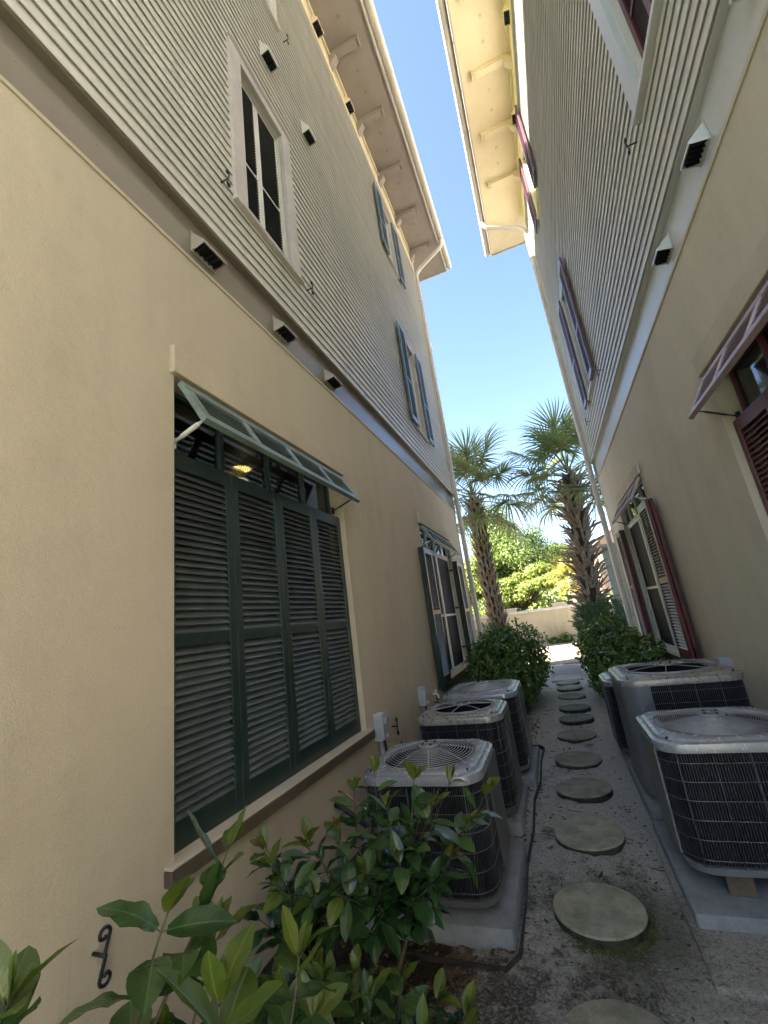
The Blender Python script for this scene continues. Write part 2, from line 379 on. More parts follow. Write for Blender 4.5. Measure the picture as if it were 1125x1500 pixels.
def ground_mat():
    m, nt, b = mat_base('sandy_soil')
    p = wpos(nt)
    g = nt.nodes.new('ShaderNodeNewGeometry')
    sp = nt.nodes.new('ShaderNodeSeparateXYZ'); nt.links.new(g.outputs['Position'], sp.inputs[0])
    x, y = sp.outputs[0], sp.outputs[1]
    n1 = noise(nt, 1.5, 8, 0.72, p, 0.9)
    n2 = noise(nt, 7, 7, 0.75, p, 0.6)
    fine = noise(nt, 75, 5, 0.8, p, 0.4)
    sand = ramp(nt, fine, [(0.30, (0.24, 0.23, 0.205)), (0.44, (0.50, 0.485, 0.445)), (0.62, (0.68, 0.665, 0.62))])
    soil = ramp(nt, fine, [(0.3, (0.028, 0.026, 0.022)), (0.45, (0.085, 0.080, 0.070)), (0.54, (0.26, 0.25, 0.225)), (0.66, (0.55, 0.535, 0.49))])
    # sand takes over further up the alley; dark soil close to the camera
    k = math_n(nt, 'MULTIPLY', math_n(nt, 'SUBTRACT', 3.9, y), 0.062, True)
    f = math_n(nt, 'ADD', math_n(nt, 'ADD', math_n(nt, 'MULTIPLY', n1, 0.62), math_n(nt, 'MULTIPLY', n2, 0.42)), k)
    # walked line under the stones keeps more dark soil, the right strip is pale
    cx = math_n(nt, 'MULTIPLY', math_n(nt, 'MAXIMUM', math_n(nt, 'SUBTRACT', x, 0.05), 0.0), -0.28)
    f = math_n(nt, 'ADD', f, cx)
    mask = ramp(nt, f, [(0.56, (0, 0, 0)), (0.66, (1, 1, 1))])
    speck = ramp(nt, noise(nt, 38, 6, 0.85, p, 1.2), [(0.50, (0, 0, 0)), (0.60, (1, 1, 1))])
    near = math_n(nt, 'MULTIPLY', math_n(nt, 'SUBTRACT', 6.2, y), 0.24, True)
    mask2 = math_n(nt, 'MAXIMUM', mask, math_n(nt, 'MULTIPLY', math_n(nt, 'MULTIPLY', speck, near), 0.8))
    c = mixc(nt, mask2, sand, soil)
    # shredded mulch against the left wall
    lw = math_n(nt, 'MULTIPLY', math_n(nt, 'ADD', math_n(nt, 'SUBTRACT', -0.62, x), math_n(nt, 'MULTIPLY', math_n(nt, 'SUBTRACT', n2, 0.5), 0.5)), 6.0, True)
    mulch = ramp(nt, fine, [(0.3, (0.022, 0.015, 0.010)), (0.55, (0.075, 0.050, 0.034)), (0.72, (0.16, 0.12, 0.09))])
    c = mixc(nt, lw, c, mulch)
    # moss in damp spots round the near stones
    dx = math_n(nt, 'SUBTRACT', x, 0.03); dy = math_n(nt, 'MULTIPLY', math_n(nt, 'SUBTRACT', y, 2.62), 0.8)
    d = math_n(nt, 'SQRT', math_n(nt, 'ADD', math_n(nt, 'MULTIPLY', dx, dx), math_n(nt, 'MULTIPLY', dy, dy)))
    ms = ramp(nt, math_n(nt, 'ADD', d, math_n(nt, 'MULTIPLY', n2, 0.45)), [(0.40, (1, 1, 1)), (0.58, (0, 0, 0))])
    c = mixc(nt, math_n(nt, 'MULTIPLY', ms, 0.6), c, (0.045, 0.060, 0.016))
    nt.links.new(c, b.inputs['Base Color'])
    b.inputs['Roughness'].default_value = 0.92
    b.inputs['Specular IOR Level'].default_value = 0.2
    h = math_n(nt, 'ADD', math_n(nt, 'MULTIPLY', noise(nt, 45, 7, 0.8, p, 0.5), 1.0), math_n(nt, 'MULTIPLY', fine, 0.5))
    bump(nt, b, h, 1.0, 0.032)
    return m
M['ground'] = ground_mat()

def speckled(name, c0, c1, c2, sc=120):
    m, nt, b = mat_base(name)
    p = wpos(nt)
    oi = nt.nodes.new('ShaderNodeObjectInfo')
    c = ramp(nt, noise(nt, sc, 3, 0.7, p), [(0.35, c0), (0.52, c1), (0.68, c2)])
    hs = nt.nodes.new('ShaderNodeHueSaturation')
    nt.links.new(c, hs.inputs['Color'])
    nt.links.new(math_n(nt, 'ADD', math_n(nt, 'MULTIPLY', oi.outputs['Random'], 0.35), 0.82), hs.inputs['Value'])
    nt.links.new(hs.outputs[0], b.inputs['Base Color'])
    b.inputs['Roughness'].default_value = 0.8
    bump(nt, b, noise(nt, sc, 3, 0.7, p), 0.3, 0.003)
    return m
M['granite'] = speckled('granite_slab', (0.16, 0.16, 0.17), (0.28, 0.28, 0.29), (0.45, 0.45, 0.46), 45)
M['brick'] = speckled('paver_brick', (0.17, 0.135, 0.09), (0.24, 0.19, 0.135), (0.31, 0.25, 0.18), 30)
M['mortar'] = painted('paver_bedding', (0.12, 0.095, 0.07), 0.9, 0.2, 9, 0.4, 90)

# ------------------------------------------------------------------ mesh helpers
class MB:
    def __init__(self):
        self.v = []; self.f = []; self.mi = []
        self.m = 0
    def add(self, verts, faces):
        b = len(self.v)
        self.v.extend(verts)
        for f in faces:
            self.f.append([i + b for i in f]); self.mi.append(self.m)
    def box(self, x0, x1, y0, y1, z0, z1):
        self.add([(x0, y0, z0), (x1, y0, z0), (x1, y1, z0), (x0, y1, z0), (x0, y0, z1), (x1, y0, z1), (x1, y1, z1), (x0, y1, z1)],
                 [(0, 3, 2, 1), (4, 5, 6, 7), (0, 1, 5, 4), (1, 2, 6, 5), (2, 3, 7, 6), (3, 0, 4, 7)])
    def quad(self, a, b, c, d):
        self.add([a, b, c, d], [(0, 1, 2, 3)])
    def prism_y(self, prof, y0, y1):           # prof: (x, z) outline extruded along y
        n = len(prof)
        vs = [(x, y0, z) for x, z in prof] + [(x, y1, z) for x, z in prof]
        fs = [(i, (i + 1) % n, (i + 1) % n + n, i + n) for i in range(n)]
        fs += [tuple(range(n))[::-1], tuple(range(n, 2 * n))]
        self.add(vs, fs)
    def prism_z(self, prof, z0, z1):
        n = len(prof)
        vs = [(x, y, z0) for x, y in prof] + [(x, y, z1) for x, y in prof]
        fs = [(i, (i + 1) % n, (i + 1) % n + n, i + n) for i in range(n)]
        fs += [tuple(range(n))[::-1], tuple(range(n, 2 * n))]
        self.add(vs, fs)
    def tube(self, pts, r, n=6, closed=False, cap=True):
        pts = [Vector(p) for p in pts]
        k = len(pts)
        rs = r if isinstance(r, (list, tuple)) else [r] * k
        ref = None
        vs = []
        for i, p in enumerate(pts):
            a = pts[(i - 1) % k] if (closed or i > 0) else p
            c = pts[(i + 1) % k] if (closed or i < k - 1) else p
            t = (c - a)
            t = t.normalized() if t.length > 1e-9 else Vector((0, 0, 1))
            if ref is None:
                ref = Vector((0, 0, 1)) if abs(t.z) < 0.9 else Vector((1, 0, 0))
            u = (ref - t * ref.dot(t))
            if u.length < 1e-6:
                u = t.orthogonal()
            u.normalize(); w = t.cross(u); ref = u
            for j in range(n):
                an = 2 * math.pi * j / n
                vs.append(tuple(p + (u * math.cos(an) + w * math.sin(an)) * rs[i]))
        fs = []
        for i in range(k if closed else k - 1):
            i2 = (i + 1) % k
            for j in range(n):
                j2 = (j + 1) % n
                fs.append((i * n + j, i * n + j2, i2 * n + j2, i2 * n + j))
        if cap and not closed:
            fs.append(tuple(range(n))[::-1]); fs.append(tuple(range((k - 1) * n, k * n)))
        self.add(vs, fs)
    def loops(self, rings, close_start=False, close_end=False):
        n = len(rings[0]); vs = [p for r in rings for p in r]; fs = []
        for i in range(len(rings) - 1):
            for j in range(n):
                j2 = (j + 1) % n
                fs.append((i * n + j, i * n + j2, (i + 1) * n + j2, (i + 1) * n + j))
        if close_start: fs.append(tuple(range(n))[::-1])
        if close_end: fs.append(tuple(range((len(rings) - 1) * n, len(rings) * n)))
        self.add(vs, fs)
    def mesh(self, name, mats, smooth=False, recalc=True, tf=None):
        me = bpy.data.meshes.new(name)
        v = self.v if tf is None else [tf(p) for p in self.v]
        me.from_pydata(v, [], self.f)
        for m in (mats if isinstance(mats, (list, tuple)) else [mats]):
            me.materials.append(m)
        if len(me.materials) > 1:
            me.polygons.foreach_set('material_index', self.mi)
        if recalc:
            bm = bmesh.new(); bm.from_mesh(me)
            bmesh.ops.recalc_face_normals(bm, faces=bm.faces)
            bm.to_mesh(me); bm.free()
        if smooth:
            me.polygons.foreach_set('use_smooth', [True] * len(me.polygons))
            if smooth == 'auto':
                try: me.set_sharp_from_angle(angle=rad(35))
                except Exception: pass
        me.update()
        return me

def parent_to(o, parent):
    if parent is not None:
        o.parent = parent
        o.matrix_parent_inverse = Matrix(parent['_w']).inverted() if '_w' in parent else W[parent.name].inverted()

W = {}
def link(name, me, parent=None, mw=None, bevel=0.0):
    o = bpy.data.objects.new(name, me)
    S.collection.objects.link(o)
    mw = mw or Matrix.Identity(4)
    W[o.name] = mw.copy()
    if parent is not None:
        o.parent = parent
        o.matrix_parent_inverse = W[parent.name].inverted()
    o.matrix_basis = mw
    if bevel:
        md = o.modifiers.new('bevel', 'BEVEL'); md.width = bevel; md.segments = 2; md.limit_method = 'ANGLE'
    return o

def tag(o, label=None, cat=None, group=None, kind=None):
    if label: o['label'] = label
    if cat: o['category'] = cat
    if group: o['group'] = group
    if kind: o['kind'] = kind
    return o

def thing(name, label, cat, loc=(0, 0, 0), rz=0.0, group=None):
    return tag(link(name, None, None, Matrix.Translation(loc) @ Matrix.Rotation(rz, 4, 'Z')), label, cat, group)

def rrect(x0, x1, y0, y1, r, n=6):
    pts = []
    for cx, cy, a0 in ((x1 - r, y1 - r, 0), (x0 + r, y1 - r, 90), (x0 + r, y0 + r, 180), (x1 - r, y0 + r, 270)):
        for i in range(n + 1):
            a = rad(a0 + 90 * i / n)
            pts.append((cx + r * math.cos(a), cy + r * math.sin(a)))
    return pts

# ------------------------------------------------------------------ ground
def height(x, y):
    return (0.010 * math.sin(x * 5.1 + y * 2.3) * math.sin(y * 3.7 - x * 1.9) + 0.006 * math.sin(x * 13 + y * 9.1) * math.cos(y * 17 - x * 7)
            + 0.004 * math.sin(x * 31 - y * 27) * math.sin(y * 41 + x * 11))
xs = np.concatenate([[-900, -300, -100, -40, -15, -6, -3, -2], np.arange(-1.66, 1.43, 0.035), [2, 3, 6, 15, 40, 100, 300, 900]])
ys = np.concatenate([[-900, -300, -100, -30, -10, -4, -1], np.arange(0.2, 12.2, 0.04), [13, 14, 15, 16, 17, 18, 19, 20, 25, 40, 100, 300, 900]])
gv = []
rg = random.Random(3)
for yy in ys:
    for xx in xs:
        inside = -1.67 < xx < 1.45 and 0.1 < yy < 12.2
        gv.append((float(xx), float(yy), (height(xx, yy) + rg.uniform(-0.0055, 0.0055)) if inside else -0.004))
nx = len(xs)
gf = [(j * nx + i, j * nx + i + 1, (j + 1) * nx + i + 1, (j + 1) * nx + i) for j in range(len(ys) - 1) for i in range(nx - 1)]
gm = MB(); gm.add(gv, gf)
tag(link('ground', gm.mesh('ground', M['ground'], True, False)), kind='structure')

# ------------------------------------------------------------------ houses
XL, XR = -1.646, 1.404
YN, YF = -2.0, 9.55
Z_ST, Z_SD, Z_FR, Z_SO = 3.865, 4.215, 10.62, 11.03
PITCH = 0.098

def slat_mesh(name, length, m, depth=0.040, th=0.007, tilt=48):
    """slat centred at the origin, long axis y, outer (+x) edge low"""
    mb = MB()
    c, s = math.cos(rad(tilt)), math.sin(rad(tilt))
    prof = []
    for (a, b) in ((-depth / 2, -th / 2), (depth / 2 - 0.002, -th / 2), (depth / 2, 0), (depth / 2 - 0.002, th / 2), (-depth / 2, th / 2)):
        prof.append((a * c + b * s, -a * s + b * c))
    mb.prism_y(prof, -length / 2, length / 2)
    return mb.mesh(name, m)

class House:
    def __init__(self, side, mats, label):
        self.s = side
        self.x0 = XL if side > 0 else XR
        self.m = mats
        self.root = thing('house', label, 'house', (self.x0 - side * 0.1, 0, 0))
    def tf(self, p):
        return (self.x0 + self.s * p[0], p[1], p[2])
    def add(self, name, mb, m, parent=None, smooth=False, bevel=0.0, label=None):
        o = link(name, mb.mesh(name, m, smooth, True, self.tf), parent or self.root, None, bevel)
        if label: o['label'] = label
        return o
    def box(self, name, u0, u1, y0, y1, z0, z1, m, parent=None, bevel=0.003, label=None):
        mb = MB(); mb.box(u0, u1, y0, y1, z0, z1)
        return self.add(name, mb, m, parent, False, bevel, label)
    def mat_at(self, u, y, z, extra=None):
        mw = Matrix.Translation(self.tf((u, y, z)))
        if self.s < 0:
            mw = mw @ Matrix.Rotation(math.pi, 4, 'Z')
        return mw

    # wall face with holes
    def wall(self, name, u, y0, y1, z0, z1, holes, depth, m):
        mb = MB()
        yy = sorted({y0, y1, *[h[0] for h in holes], *[h[1] for h in holes]})
        zz = sorted({z0, z1, *[h[2] for h in holes], *[h[3] for h in holes]})
        ins = lambda y, z: any(h[0] < y < h[1] and h[2] < z < h[3] for h in holes)
        for i in range(len(yy) - 1):
            for j in range(len(zz) - 1):
                if not ins((yy[i] + yy[i + 1]) / 2, (zz[j] + zz[j + 1]) / 2):
                    mb.quad((u, yy[i], zz[j]), (u, yy[i + 1], zz[j]), (u, yy[i + 1], zz[j + 1]), (u, yy[i], zz[j + 1]))
        for h in holes:
            a, b, c, d = h
            mb.quad((u, a, c), (u - depth, a, c), (u - depth, a, d), (u, a, d))
            mb.quad((u, b, c), (u - depth, b, c), (u - depth, b, d), (u, b, d))
            mb.quad((u, a, c), (u - depth, a, c), (u - depth, b, c), (u, b, c))
            mb.quad((u, a, d), (u - depth, a, d), (u - depth, b, d), (u, b, d))
        o = link(name, mb.mesh(name, m, False, False, self.tf), self.root)
        return o

    def shell(self, gholes, uholes):
        s, m = self.s, self.m
        self.wall('stucco_wall', 0.0, YN, YF, -0.1, Z_ST, gholes, 0.22, m['stucco'])
        # stucco top ledge with its thin drip line
        self.box('stucco_edge', -0.06, 0.010, YN, YF, Z_ST - 0.022, Z_ST + 0.002, m['stucco'], bevel=0)
        self.box('band_board', -0.14, -0.022, YN, YF - 0.01, Z_ST + 0.002, Z_SD + 0.01, m['band'], bevel=0.004)
        self.box('drip_cap', -0.10, 0.030, YN, YF, Z_SD + 0.002, Z_SD + 0.012, m['band'], bevel=0.002)  # dark band colour stands in for its shaded underside
        # backing behind the siding
        self.wall('sheathing', 0.020, YN, YF - 0.02, Z_SD + 0.012, Z_SO, uholes, 0.20, m['siding'])
        n = int((Z_FR - Z_SD - 0.012) / PITCH) + 1
        for k in range(n):
            z0 = Z_SD + 0.013 + k * PITCH
            z1 = min(z0 + PITCH + 0.006, Z_FR + 0.02)
            cuts = sorted((h[0] - 0.03, h[1] + 0.03) for h in uholes if h[2] - 0.02 < z0 + PITCH * 0.5 < h[3] + 0.02)
            segs, y = [], YN
            for a, b in cuts:
                if a > y: segs.append((y, a))
                y = max(y, b)
            segs.append((y, YF))
            mb = MB()
            for a, b in segs:
                # real boards are butted end to end, with a hairline gap
                cutsb = [a]
                yb = math.floor(a / 3.66) * 3.66 + (k * 1.37) % 3.66
                while yb < b:
                    if yb > a + 0.3 and yb < b - 0.3: cutsb.append(yb)
                    yb += 3.66
                cutsb.append(b)
                for p, q in zip(cutsb[:-1], cutsb[1:]):
                    d = rg.uniform(-0.0008, 0.0008)
                    mb.prism_y([(0.021, z0 + 0.014), (0.0385 + d, z0 + 0.014), (0.0385 + d, z0), (0.0440 + d, z0), (0.0450 + d, z0 + 0.003), (0.0290, z1), (0.021, z1)], p + 0.0022, q - 0.0022)
            self.add('siding_board', mb, m['siding'])
        self.box('corner_board', 0.018, 0.060, YF - 0.10, YF + 0.012, Z_SD + 0.014, Z_FR, m['siding'], bevel=0.003)
        self.box('frieze_board', 0.021, 0.060, YN, YF + 0.013, Z_FR, Z_SO - 0.002, m['frieze'], bevel=0.004)
        self.box('frieze_moulding', 0.060, 0.095, YN, YF + 0.05, Z_SO - 0.08, Z_SO - 0.003, m['frieze'], bevel=0.012)
        # other faces of the house
        D = 9.0
        mb = MB()
        mb.quad((0, YF, -0.1), (-D, YF, -0.1), (-D, YF, Z_ST), (0, YF, Z_ST))
        mb.quad((-D, YN, -0.1), (-D, YF, -0.1), (-D, YF, Z_ST), (-D, YN, Z_ST))
        mb.quad((0, YN, -0.1), (-D, YN, -0.1), (-D, YN, Z_ST), (0, YN, Z_ST))
        link('stucco_wall', mb.mesh('w', m['stucco'], False, False, self.tf), self.root)
        mb = MB()
        mb.quad((0.02, YF, Z_ST), (-D, YF, Z_ST), (-D, YF, Z_SO), (0.02, YF, Z_SO))
        mb.quad((-D, YN, Z_ST), (-D, YF, Z_ST), (-D, YF, Z_SO), (-D, YN, Z_SO))
        mb.quad((0.02, YN, Z_ST), (-D, YN, Z_ST), (-D, YN, Z_SO), (0.02, YN, Z_SO))
        link('siding_wall', mb.mesh('w', m['siding'], False, False, self.tf), self.root)
        # eaves
        O = m['over']; ye = YF + O
        mb = MB()
        zs = Z_SO
        mb.box(-D - O, O - 0.03, YN - O, ye - 0.03, zs, zs + 0.02)
        self.add('soffit', mb, m['soffit'])
        # soffit mitre and panel battens (shallow joint strips)
        mb = MB()
        mb.add([(0.10, YF + 0.02, zs - 0.004), (O - 0.04, ye - 0.04, zs - 0.004), (O - 0.055, ye - 0.04, zs - 0.004), (0.085, YF + 0.02, zs - 0.004),
                (0.10, YF + 0.02, zs + 0.004), (O - 0.04, ye - 0.04, zs + 0.004), (O - 0.055, ye - 0.04, zs + 0.004), (0.085, YF + 0.02, zs + 0.004)],
               [(0, 1, 2, 3), (0, 1, 5, 4), (2, 3, 7, 6), (4, 5, 6, 7), (1, 2, 6, 5), (0, 3, 7, 4)])
        self.add('soffit_mitre', mb, m['soffit'])
        self.box('fascia', O - 0.03, O, YN - O, ye, zs - 0.03, zs + 0.17, m['gutter'], bevel=0.004)
        self.box('fascia', -D - O, O - 0.03, ye - 0.03, ye, zs - 0.03, zs + 0.17, m['gutter'], bevel=0.004)
        # half-round gutter
        mb = MB()
        r, gx, gz = 0.075, O + 0.078, zs + 0.11
        prof = [(gx + r * math.cos(a), gz + r * math.sin(a)) for a in [math.pi + math.pi * i / 10 for i in range(11)]]
        prof += [(gx + (r - 0.004) * math.cos(a), gz + (r - 0.004) * math.sin(a)) for a in [2 * math.pi - math.pi * i / 10 for i in range(11)]]
        mb.prism_y(prof, YN - O, ye + 0.02)
        g = self.add('gutter', mb, m['gutter'], None, 'auto')
        y = ye - 0.35
        while y > YN:
            mb = MB()
            r2 = r + 0.006
            p2 = [(gx + r2 * math.cos(a), gz + r2 * math.sin(a)) for a in [math.pi + math.pi * i / 10 for i in range(11)]]
            p2 += [(gx + (r + .001) * math.cos(a), gz + (r + .001) * math.sin(a)) for a in [2 * math.pi - math.pi * i / 10 for i in range(11)]]
            mb.prism_y(p2, y, y + 0.022)
            self.add('gutter_strap', mb, m['gutter'], g)
            y -= 0.76
        # outlookers with corbel blocks, and round soffit vents
        y = 9.28 if s > 0 else 8.38
        L_ = m['outl']
        while y > YN:
            mb = MB()
            mb.prism_y([(0.10, zs - 0.002), (L_, zs - 0.002), (L_, zs - 0.07), (L_ - 0.05, zs - 0.10), (0.10, zs - 0.10)], y - 0.055, y + 0.055)
            b = self.add('outlooker', mb, m['soffit'], None, False, 0.006)
            mb = MB(); mb.box(L_ + 0.001, L_ + 0.018, y - 0.07, y + 0.07, zs - 0.105, zs - 0.001)
            self.add('end_cap', mb, m['soffit'], b, False, 0.004)
            mb = MB(); mb.prism_y([(0.0615, Z_SO - 0.085), (0.19, Z_SO - 0.105), (0.19, Z_SO - 0.16), (0.12, Z_SO - 0.26), (0.0615, Z_SO - 0.30)], y - 0.06, y + 0.06)
            self.add('corbel', mb, m['soffit'], b, False, 0.006)
            for dy in (0.38, 0.74):
                mb = MB()
                mb.prism_z([(O * 0.5 + 0.028 * math.cos(a), y - dy + 0.028 * math.sin(a)) for a in [2 * math.pi * i / 12 for i in range(12)]], zs - 0.006, zs - 0.001)
                self.add('soffit_vent', mb, m['soffit_d'])
            y -= 1.12
        # hip roof
        mb = MB()
        a, b, c, d = -D - O, O + 0.01, YN - O, ye + 0.01
        z0 = zs + 0.175; w = (b - a) / 2; h = w * 0.5
        mx_ = (a + b) / 2
        mb.add([(a, c, z0), (b, c, z0), (b, d, z0), (a, d, z0), (mx_, c + w, z0 + h), (mx_, d - w, z0 + h)],
               [(1, 2, 5, 4), (3, 0, 4, 5), (2, 3, 5), (0, 1, 4), (0, 3, 2, 1)])
        self.add('roof', mb, M['roof_grey'])
        # downspout at the far corner
        mb = MB()
        pts = [(O + 0.06, YF - 0.18, zs + 0.05), (O + 0.06, YF - 0.18, zs - 0.05), (O + 0.02, YF - 0.17, zs - 0.12)]
        pts += [(O - 0.06, YF - 0.15, zs - 0.17), (0.25, YF - 0.06, zs - 0.42), (0.14, YF - 0.03, zs - 0.50), (0.095, YF - 0.02, zs - 0.60), (0.095, YF - 0.02, zs - 1.2)]
        pts += [(0.095, YF - 0.02, z) for z in (9, 7, 5, 3, 1, 0.35)] + [(0.11, YF - 0.02, 0.2), (0.2, YF - 0.02, 0.1)]
        mb.tube(pts, 0.052, 12)
        ds = self.add('downspout', mb, m['gutter'], None, 'auto')
        for z in (9.6, 7.3, 5.0, 3.3, 1.7):
            mb = MB(); mb.tube([(0.095, YF - 0.02, z), (0.095, YF - 0.02, z + 0.035)], 0.060, 12)
            mb.box(0.02, 0.10, YF - 0.10, YF - 0.075, z + 0.005, z + 0.03)
            self.add('strap', mb, m['gutter'], ds)
        for z in (8.4, 5.7, 2.9):
            mb = MB(); mb.tube([(0.095, YF - 0.02, z), (0.095, YF - 0.02, z + 0.06)], 0.0555, 12)
            self.add('pipe_joint', mb, m['gutter'], ds)

    def hood(self, y, z, w, h, d, u0, m, label=None):
        """wall vent: sloped hood, open at the bottom, dark throat with flaps"""
        mb = MB()
        a, b = y - w / 2, y + w / 2
        t = 0.006
        # top slope, front lip, two cheeks
        mb.add([(u0, a, z + h), (u0, b, z + h), (u0 + d, b, z + h * 0.28), (u0 + d, a, z + h * 0.28), (u0 + d, a, z + 0.02), (u0 + d, b, z + 0.02),
                (u0, a, z), (u0, b, z)],
               [(0, 1, 2, 3), (3, 2, 5, 4), (0, 3, 4, 6), (1, 7, 5, 2)])
        o = link('wall_vent', mb.mesh('v', m, False, False, self.tf), self.root)
        md = o.modifiers.new('solid', 'SOLIDIFY'); md.thickness = t; md.offset = 0
        mb = MB(); mb.box(u0 + 0.002, u0 + d * 0.85, a + 0.012, b - 0.012, z + 0.03, z + 0.036)
        self.add('vent_throat', mb, M['vent_dark'], o)
        mb = MB()
        n = 5
        for i in range(n):
            yy = a + (b - a) * (i + 0.5) / n
            mb.box(u0 + 0.004, u0 + d * 0.8, yy - 0.002, yy + 0.002, z + 0.008, z + 0.0295)
        self.add('vent_grille', mb, M['iron'], o)
        mb = MB()
        mb.box(u0, u0 + 0.004, a - 0.012, b + 0.012, z - 0.008, z + h + 0.01)
        self.add('vent_flange', mb, m, o)

    def scroll(self, y, z, hgt, u0, m=None):
        """S-shaped shutter dog"""
        mb = MB()
        pts = []
        R_ = hgt * 0.135
        u = u0 + 0.055
        cy, cz = y - R_ * 0.25, z + hgt * 0.5 - R_
        for i in range(0, 19):
            a = rad(330 - 330 * i / 18)
            rr = R_ * (0.38 + 0.62 * i / 18)
            pts.append((u, cy + rr * math.cos(a), cz + rr * math.sin(a)))
        low = [(u, 2 * y - p[1], 2 * z - p[2]) for p in pts][::-1]
        pts = pts + [(u, y, z + hgt * 0.05), (u, y, z - hgt * 0.05)] + low
        mb.tube(pts, 0.0058, 7)
        mb.tube([(u0 - 0.02, y, z), (u + 0.006, y, z)], 0.006, 7)
        self.add('shutter_dog', mb, M['iron'], None, True)

    def louvred_leaf(self, y0, y1, z0, z1, u0, u1, frame, slatm, zmid=None, sub='shutter', single=True, pitch=0.036, split=True, rail=0.12, stile=0.06, midr=0.06):
        mb = MB()
        mb.box(u0, u1, y0, y0 + stile, z0, z1); mb.box(u0, u1, y1 - stile, y1, z0, z1)
        mb.box(u0 + 0.0015, u1 - 0.0015, y0 + stile, y1 - stile, z0, z0 + rail)
        mb.box(u0 + 0.0015, u1 - 0.0015, y0 + stile, y1 - stile, z1 - rail * 0.75, z1)
        zm = zmid if zmid else z0 + (z1 - z0) * 0.42
        mb.box(u0 + 0.0015, u1 - 0.0015, y0 + stile, y1 - stile, zm - midr / 2, zm + midr / 2)
        o = self.add(sub, mb, frame, None, False, 0.003)
        ln = y1 - y0 - 2 * stile - 0.002
        uc = (u0 + u1) / 2
        spans = [(z0 + rail, zm - midr / 2), (zm + midr / 2, z1 - rail * 0.75)]
        self.slats(o, ln, (y0 + y1) / 2, uc, spans, slatm, pitch, split)
        return o

    def slats(self, parent, ln, yc, uc, spans, slatm, pitch, split=True):
        me = slat_mesh('slat', ln, slatm, pitch * 1.42, 0.0065, 50)
        joined = MB()
        for (a, b) in spans:
            n = max(1, int(round((b - a) / pitch)))
            for i in range(n):
                z = a + (b - a) * (i + 0.5) / n
                if split:
                    link('slat', me, parent, self.mat_at(uc, yc, z))
                else:
                    c = [(v.co.x, v.co.y, v.co.z) for v in me.vertices]
                    joined.add([(uc + p[0], yc + p[1], z + p[2]) for p in c], [list(f.vertices) for f in me.polygons])
        if not split:
            self.add('slats', joined, slatm, parent)['kind'] = 'stuff'

    def big_shutter(self, frame, slatm, y0, y1, z0, z1, u1):
        """four fixed louvred panels filling the opening"""
        w = (y1 - y0) / 4
        for k in range(4):
            a = y0 + k * w; b = a + w - 0.003
            zm = 1.561
            mb = MB()
            u0 = u1 - 0.036
            sl, sr = (0.052, 0.058)
            mb.box(u0, u1, a, a + sl, z0, z1); mb.box(u0, u1, b - sr, b, z0, z1)
            mb.box(u0, u1 - 0.0012, a + sl, b - sr, z0, z0 + 0.115)
            mb.box(u0, u1 - 0.0012, a + sl, b - sr, z1 - 0.092, z1)
            mb.box(u0, u1 - 0.0012, a + sl, b - sr, zm - 0.032, zm + 0.032)
            o = self.add('shutter_panel', mb, frame, None, False, 0.003)
            self.slats(o, b - a - sl - sr - 0.002, (a + sl + b - sr) / 2, u1 - 0.020, [(z0 + 0.115, zm - 0.032), (zm + 0.032, z1 - 0.092)], slatm, 0.0365)

    def awning(self, y0, y1, frame, slatm, zt=2.905, u_out=0.175, zb=2.625, bays=4, arms=True):
        """bermuda shutter: hinged at the top, propped open"""
        # work in a tilted frame: t runs from hinge (0) down to the free edge (1)
        hu, hz = 0.005, zt
        du, dz = u_out - hu, zb - hz
        L_ = math.hypot(du, dz)
        tu, tz = du / L_, dz / L_
        nu_, nz = -tz, tu               # outward normal
        th = 0.034
        def P(t, n, y): return (hu + tu * t + nu_ * n, y, hz + tz * t + nz * n)
        def slab(mb, t0, t1, n0, n1, a, b):
            mb.add([P(t0, n0, a), P(t1, n0, a), P(t1, n0, b), P(t0, n0, b), P(t0, n1, a), P(t1, n1, a), P(t1, n1, b), P(t0, n1, b)],
                   [(0, 3, 2, 1), (4, 5, 6, 7), (0, 1, 5, 4), (1, 2, 6, 5), (2, 3, 7, 6), (3, 0, 4, 7)])
        mb = MB()
        slab(mb, 0, 0.062, 0, th, y0, y1)
        slab(mb, L_ - 0.062, L_, 0, th, y0, y1)
        w = (y1 - y0) / bays
        for k in range(bays + 1):
            c = y0 + w * k
            a, b = (c - 0.03, c + 0.03)
            if k == 0: a, b = y0, y0 + 0.06
            if k == bays: a, b = y1 - 0.06, y1
            slab(mb, 0.062, L_ - 0.062, 0.001, th - 0.001, a, b)
        o = self.add('awning_shutter', mb, frame, None, False, 0.003)
        ns = 5
        for k in range(bays):
            a = y0 + w * k + (0.06 if k == 0 else 0.03); b = y0 + w * (k + 1) - (0.06 if k == bays - 1 else 0.03)
            for i in range(ns):
                t = 0.062 + (L_ - 0.124) * (i + 0.5) / ns
                mb = MB()
                # thin slat turned against the leaf
                e = 0.017
                for (sa, sb) in (((-e * 0.35, 0.004), (e * 0.75, th - 0.004)),):
                    q0, q1 = (t + sa[0], sa[1]), (t + sb[0], sb[1])
                    mb.add([P(q0[0], q0[1], a), P(q1[0], q1[1], a), P(q1[0], q1[1], b), P(q0[0], q0[1], b),
                            P(q0[0] + 0.004, q0[1], a), P(q1[0] + 0.004, q1[1], a), P(q1[0] + 0.004, q1[1], b), P(q0[0] + 0.004, q0[1], b)],
                           [(0, 3, 2, 1), (4, 5, 6, 7), (0, 1, 5, 4), (1, 2, 6, 5), (2, 3, 7, 6), (3, 0, 4, 7)])
                self.add('slat', mb, slatm, o)
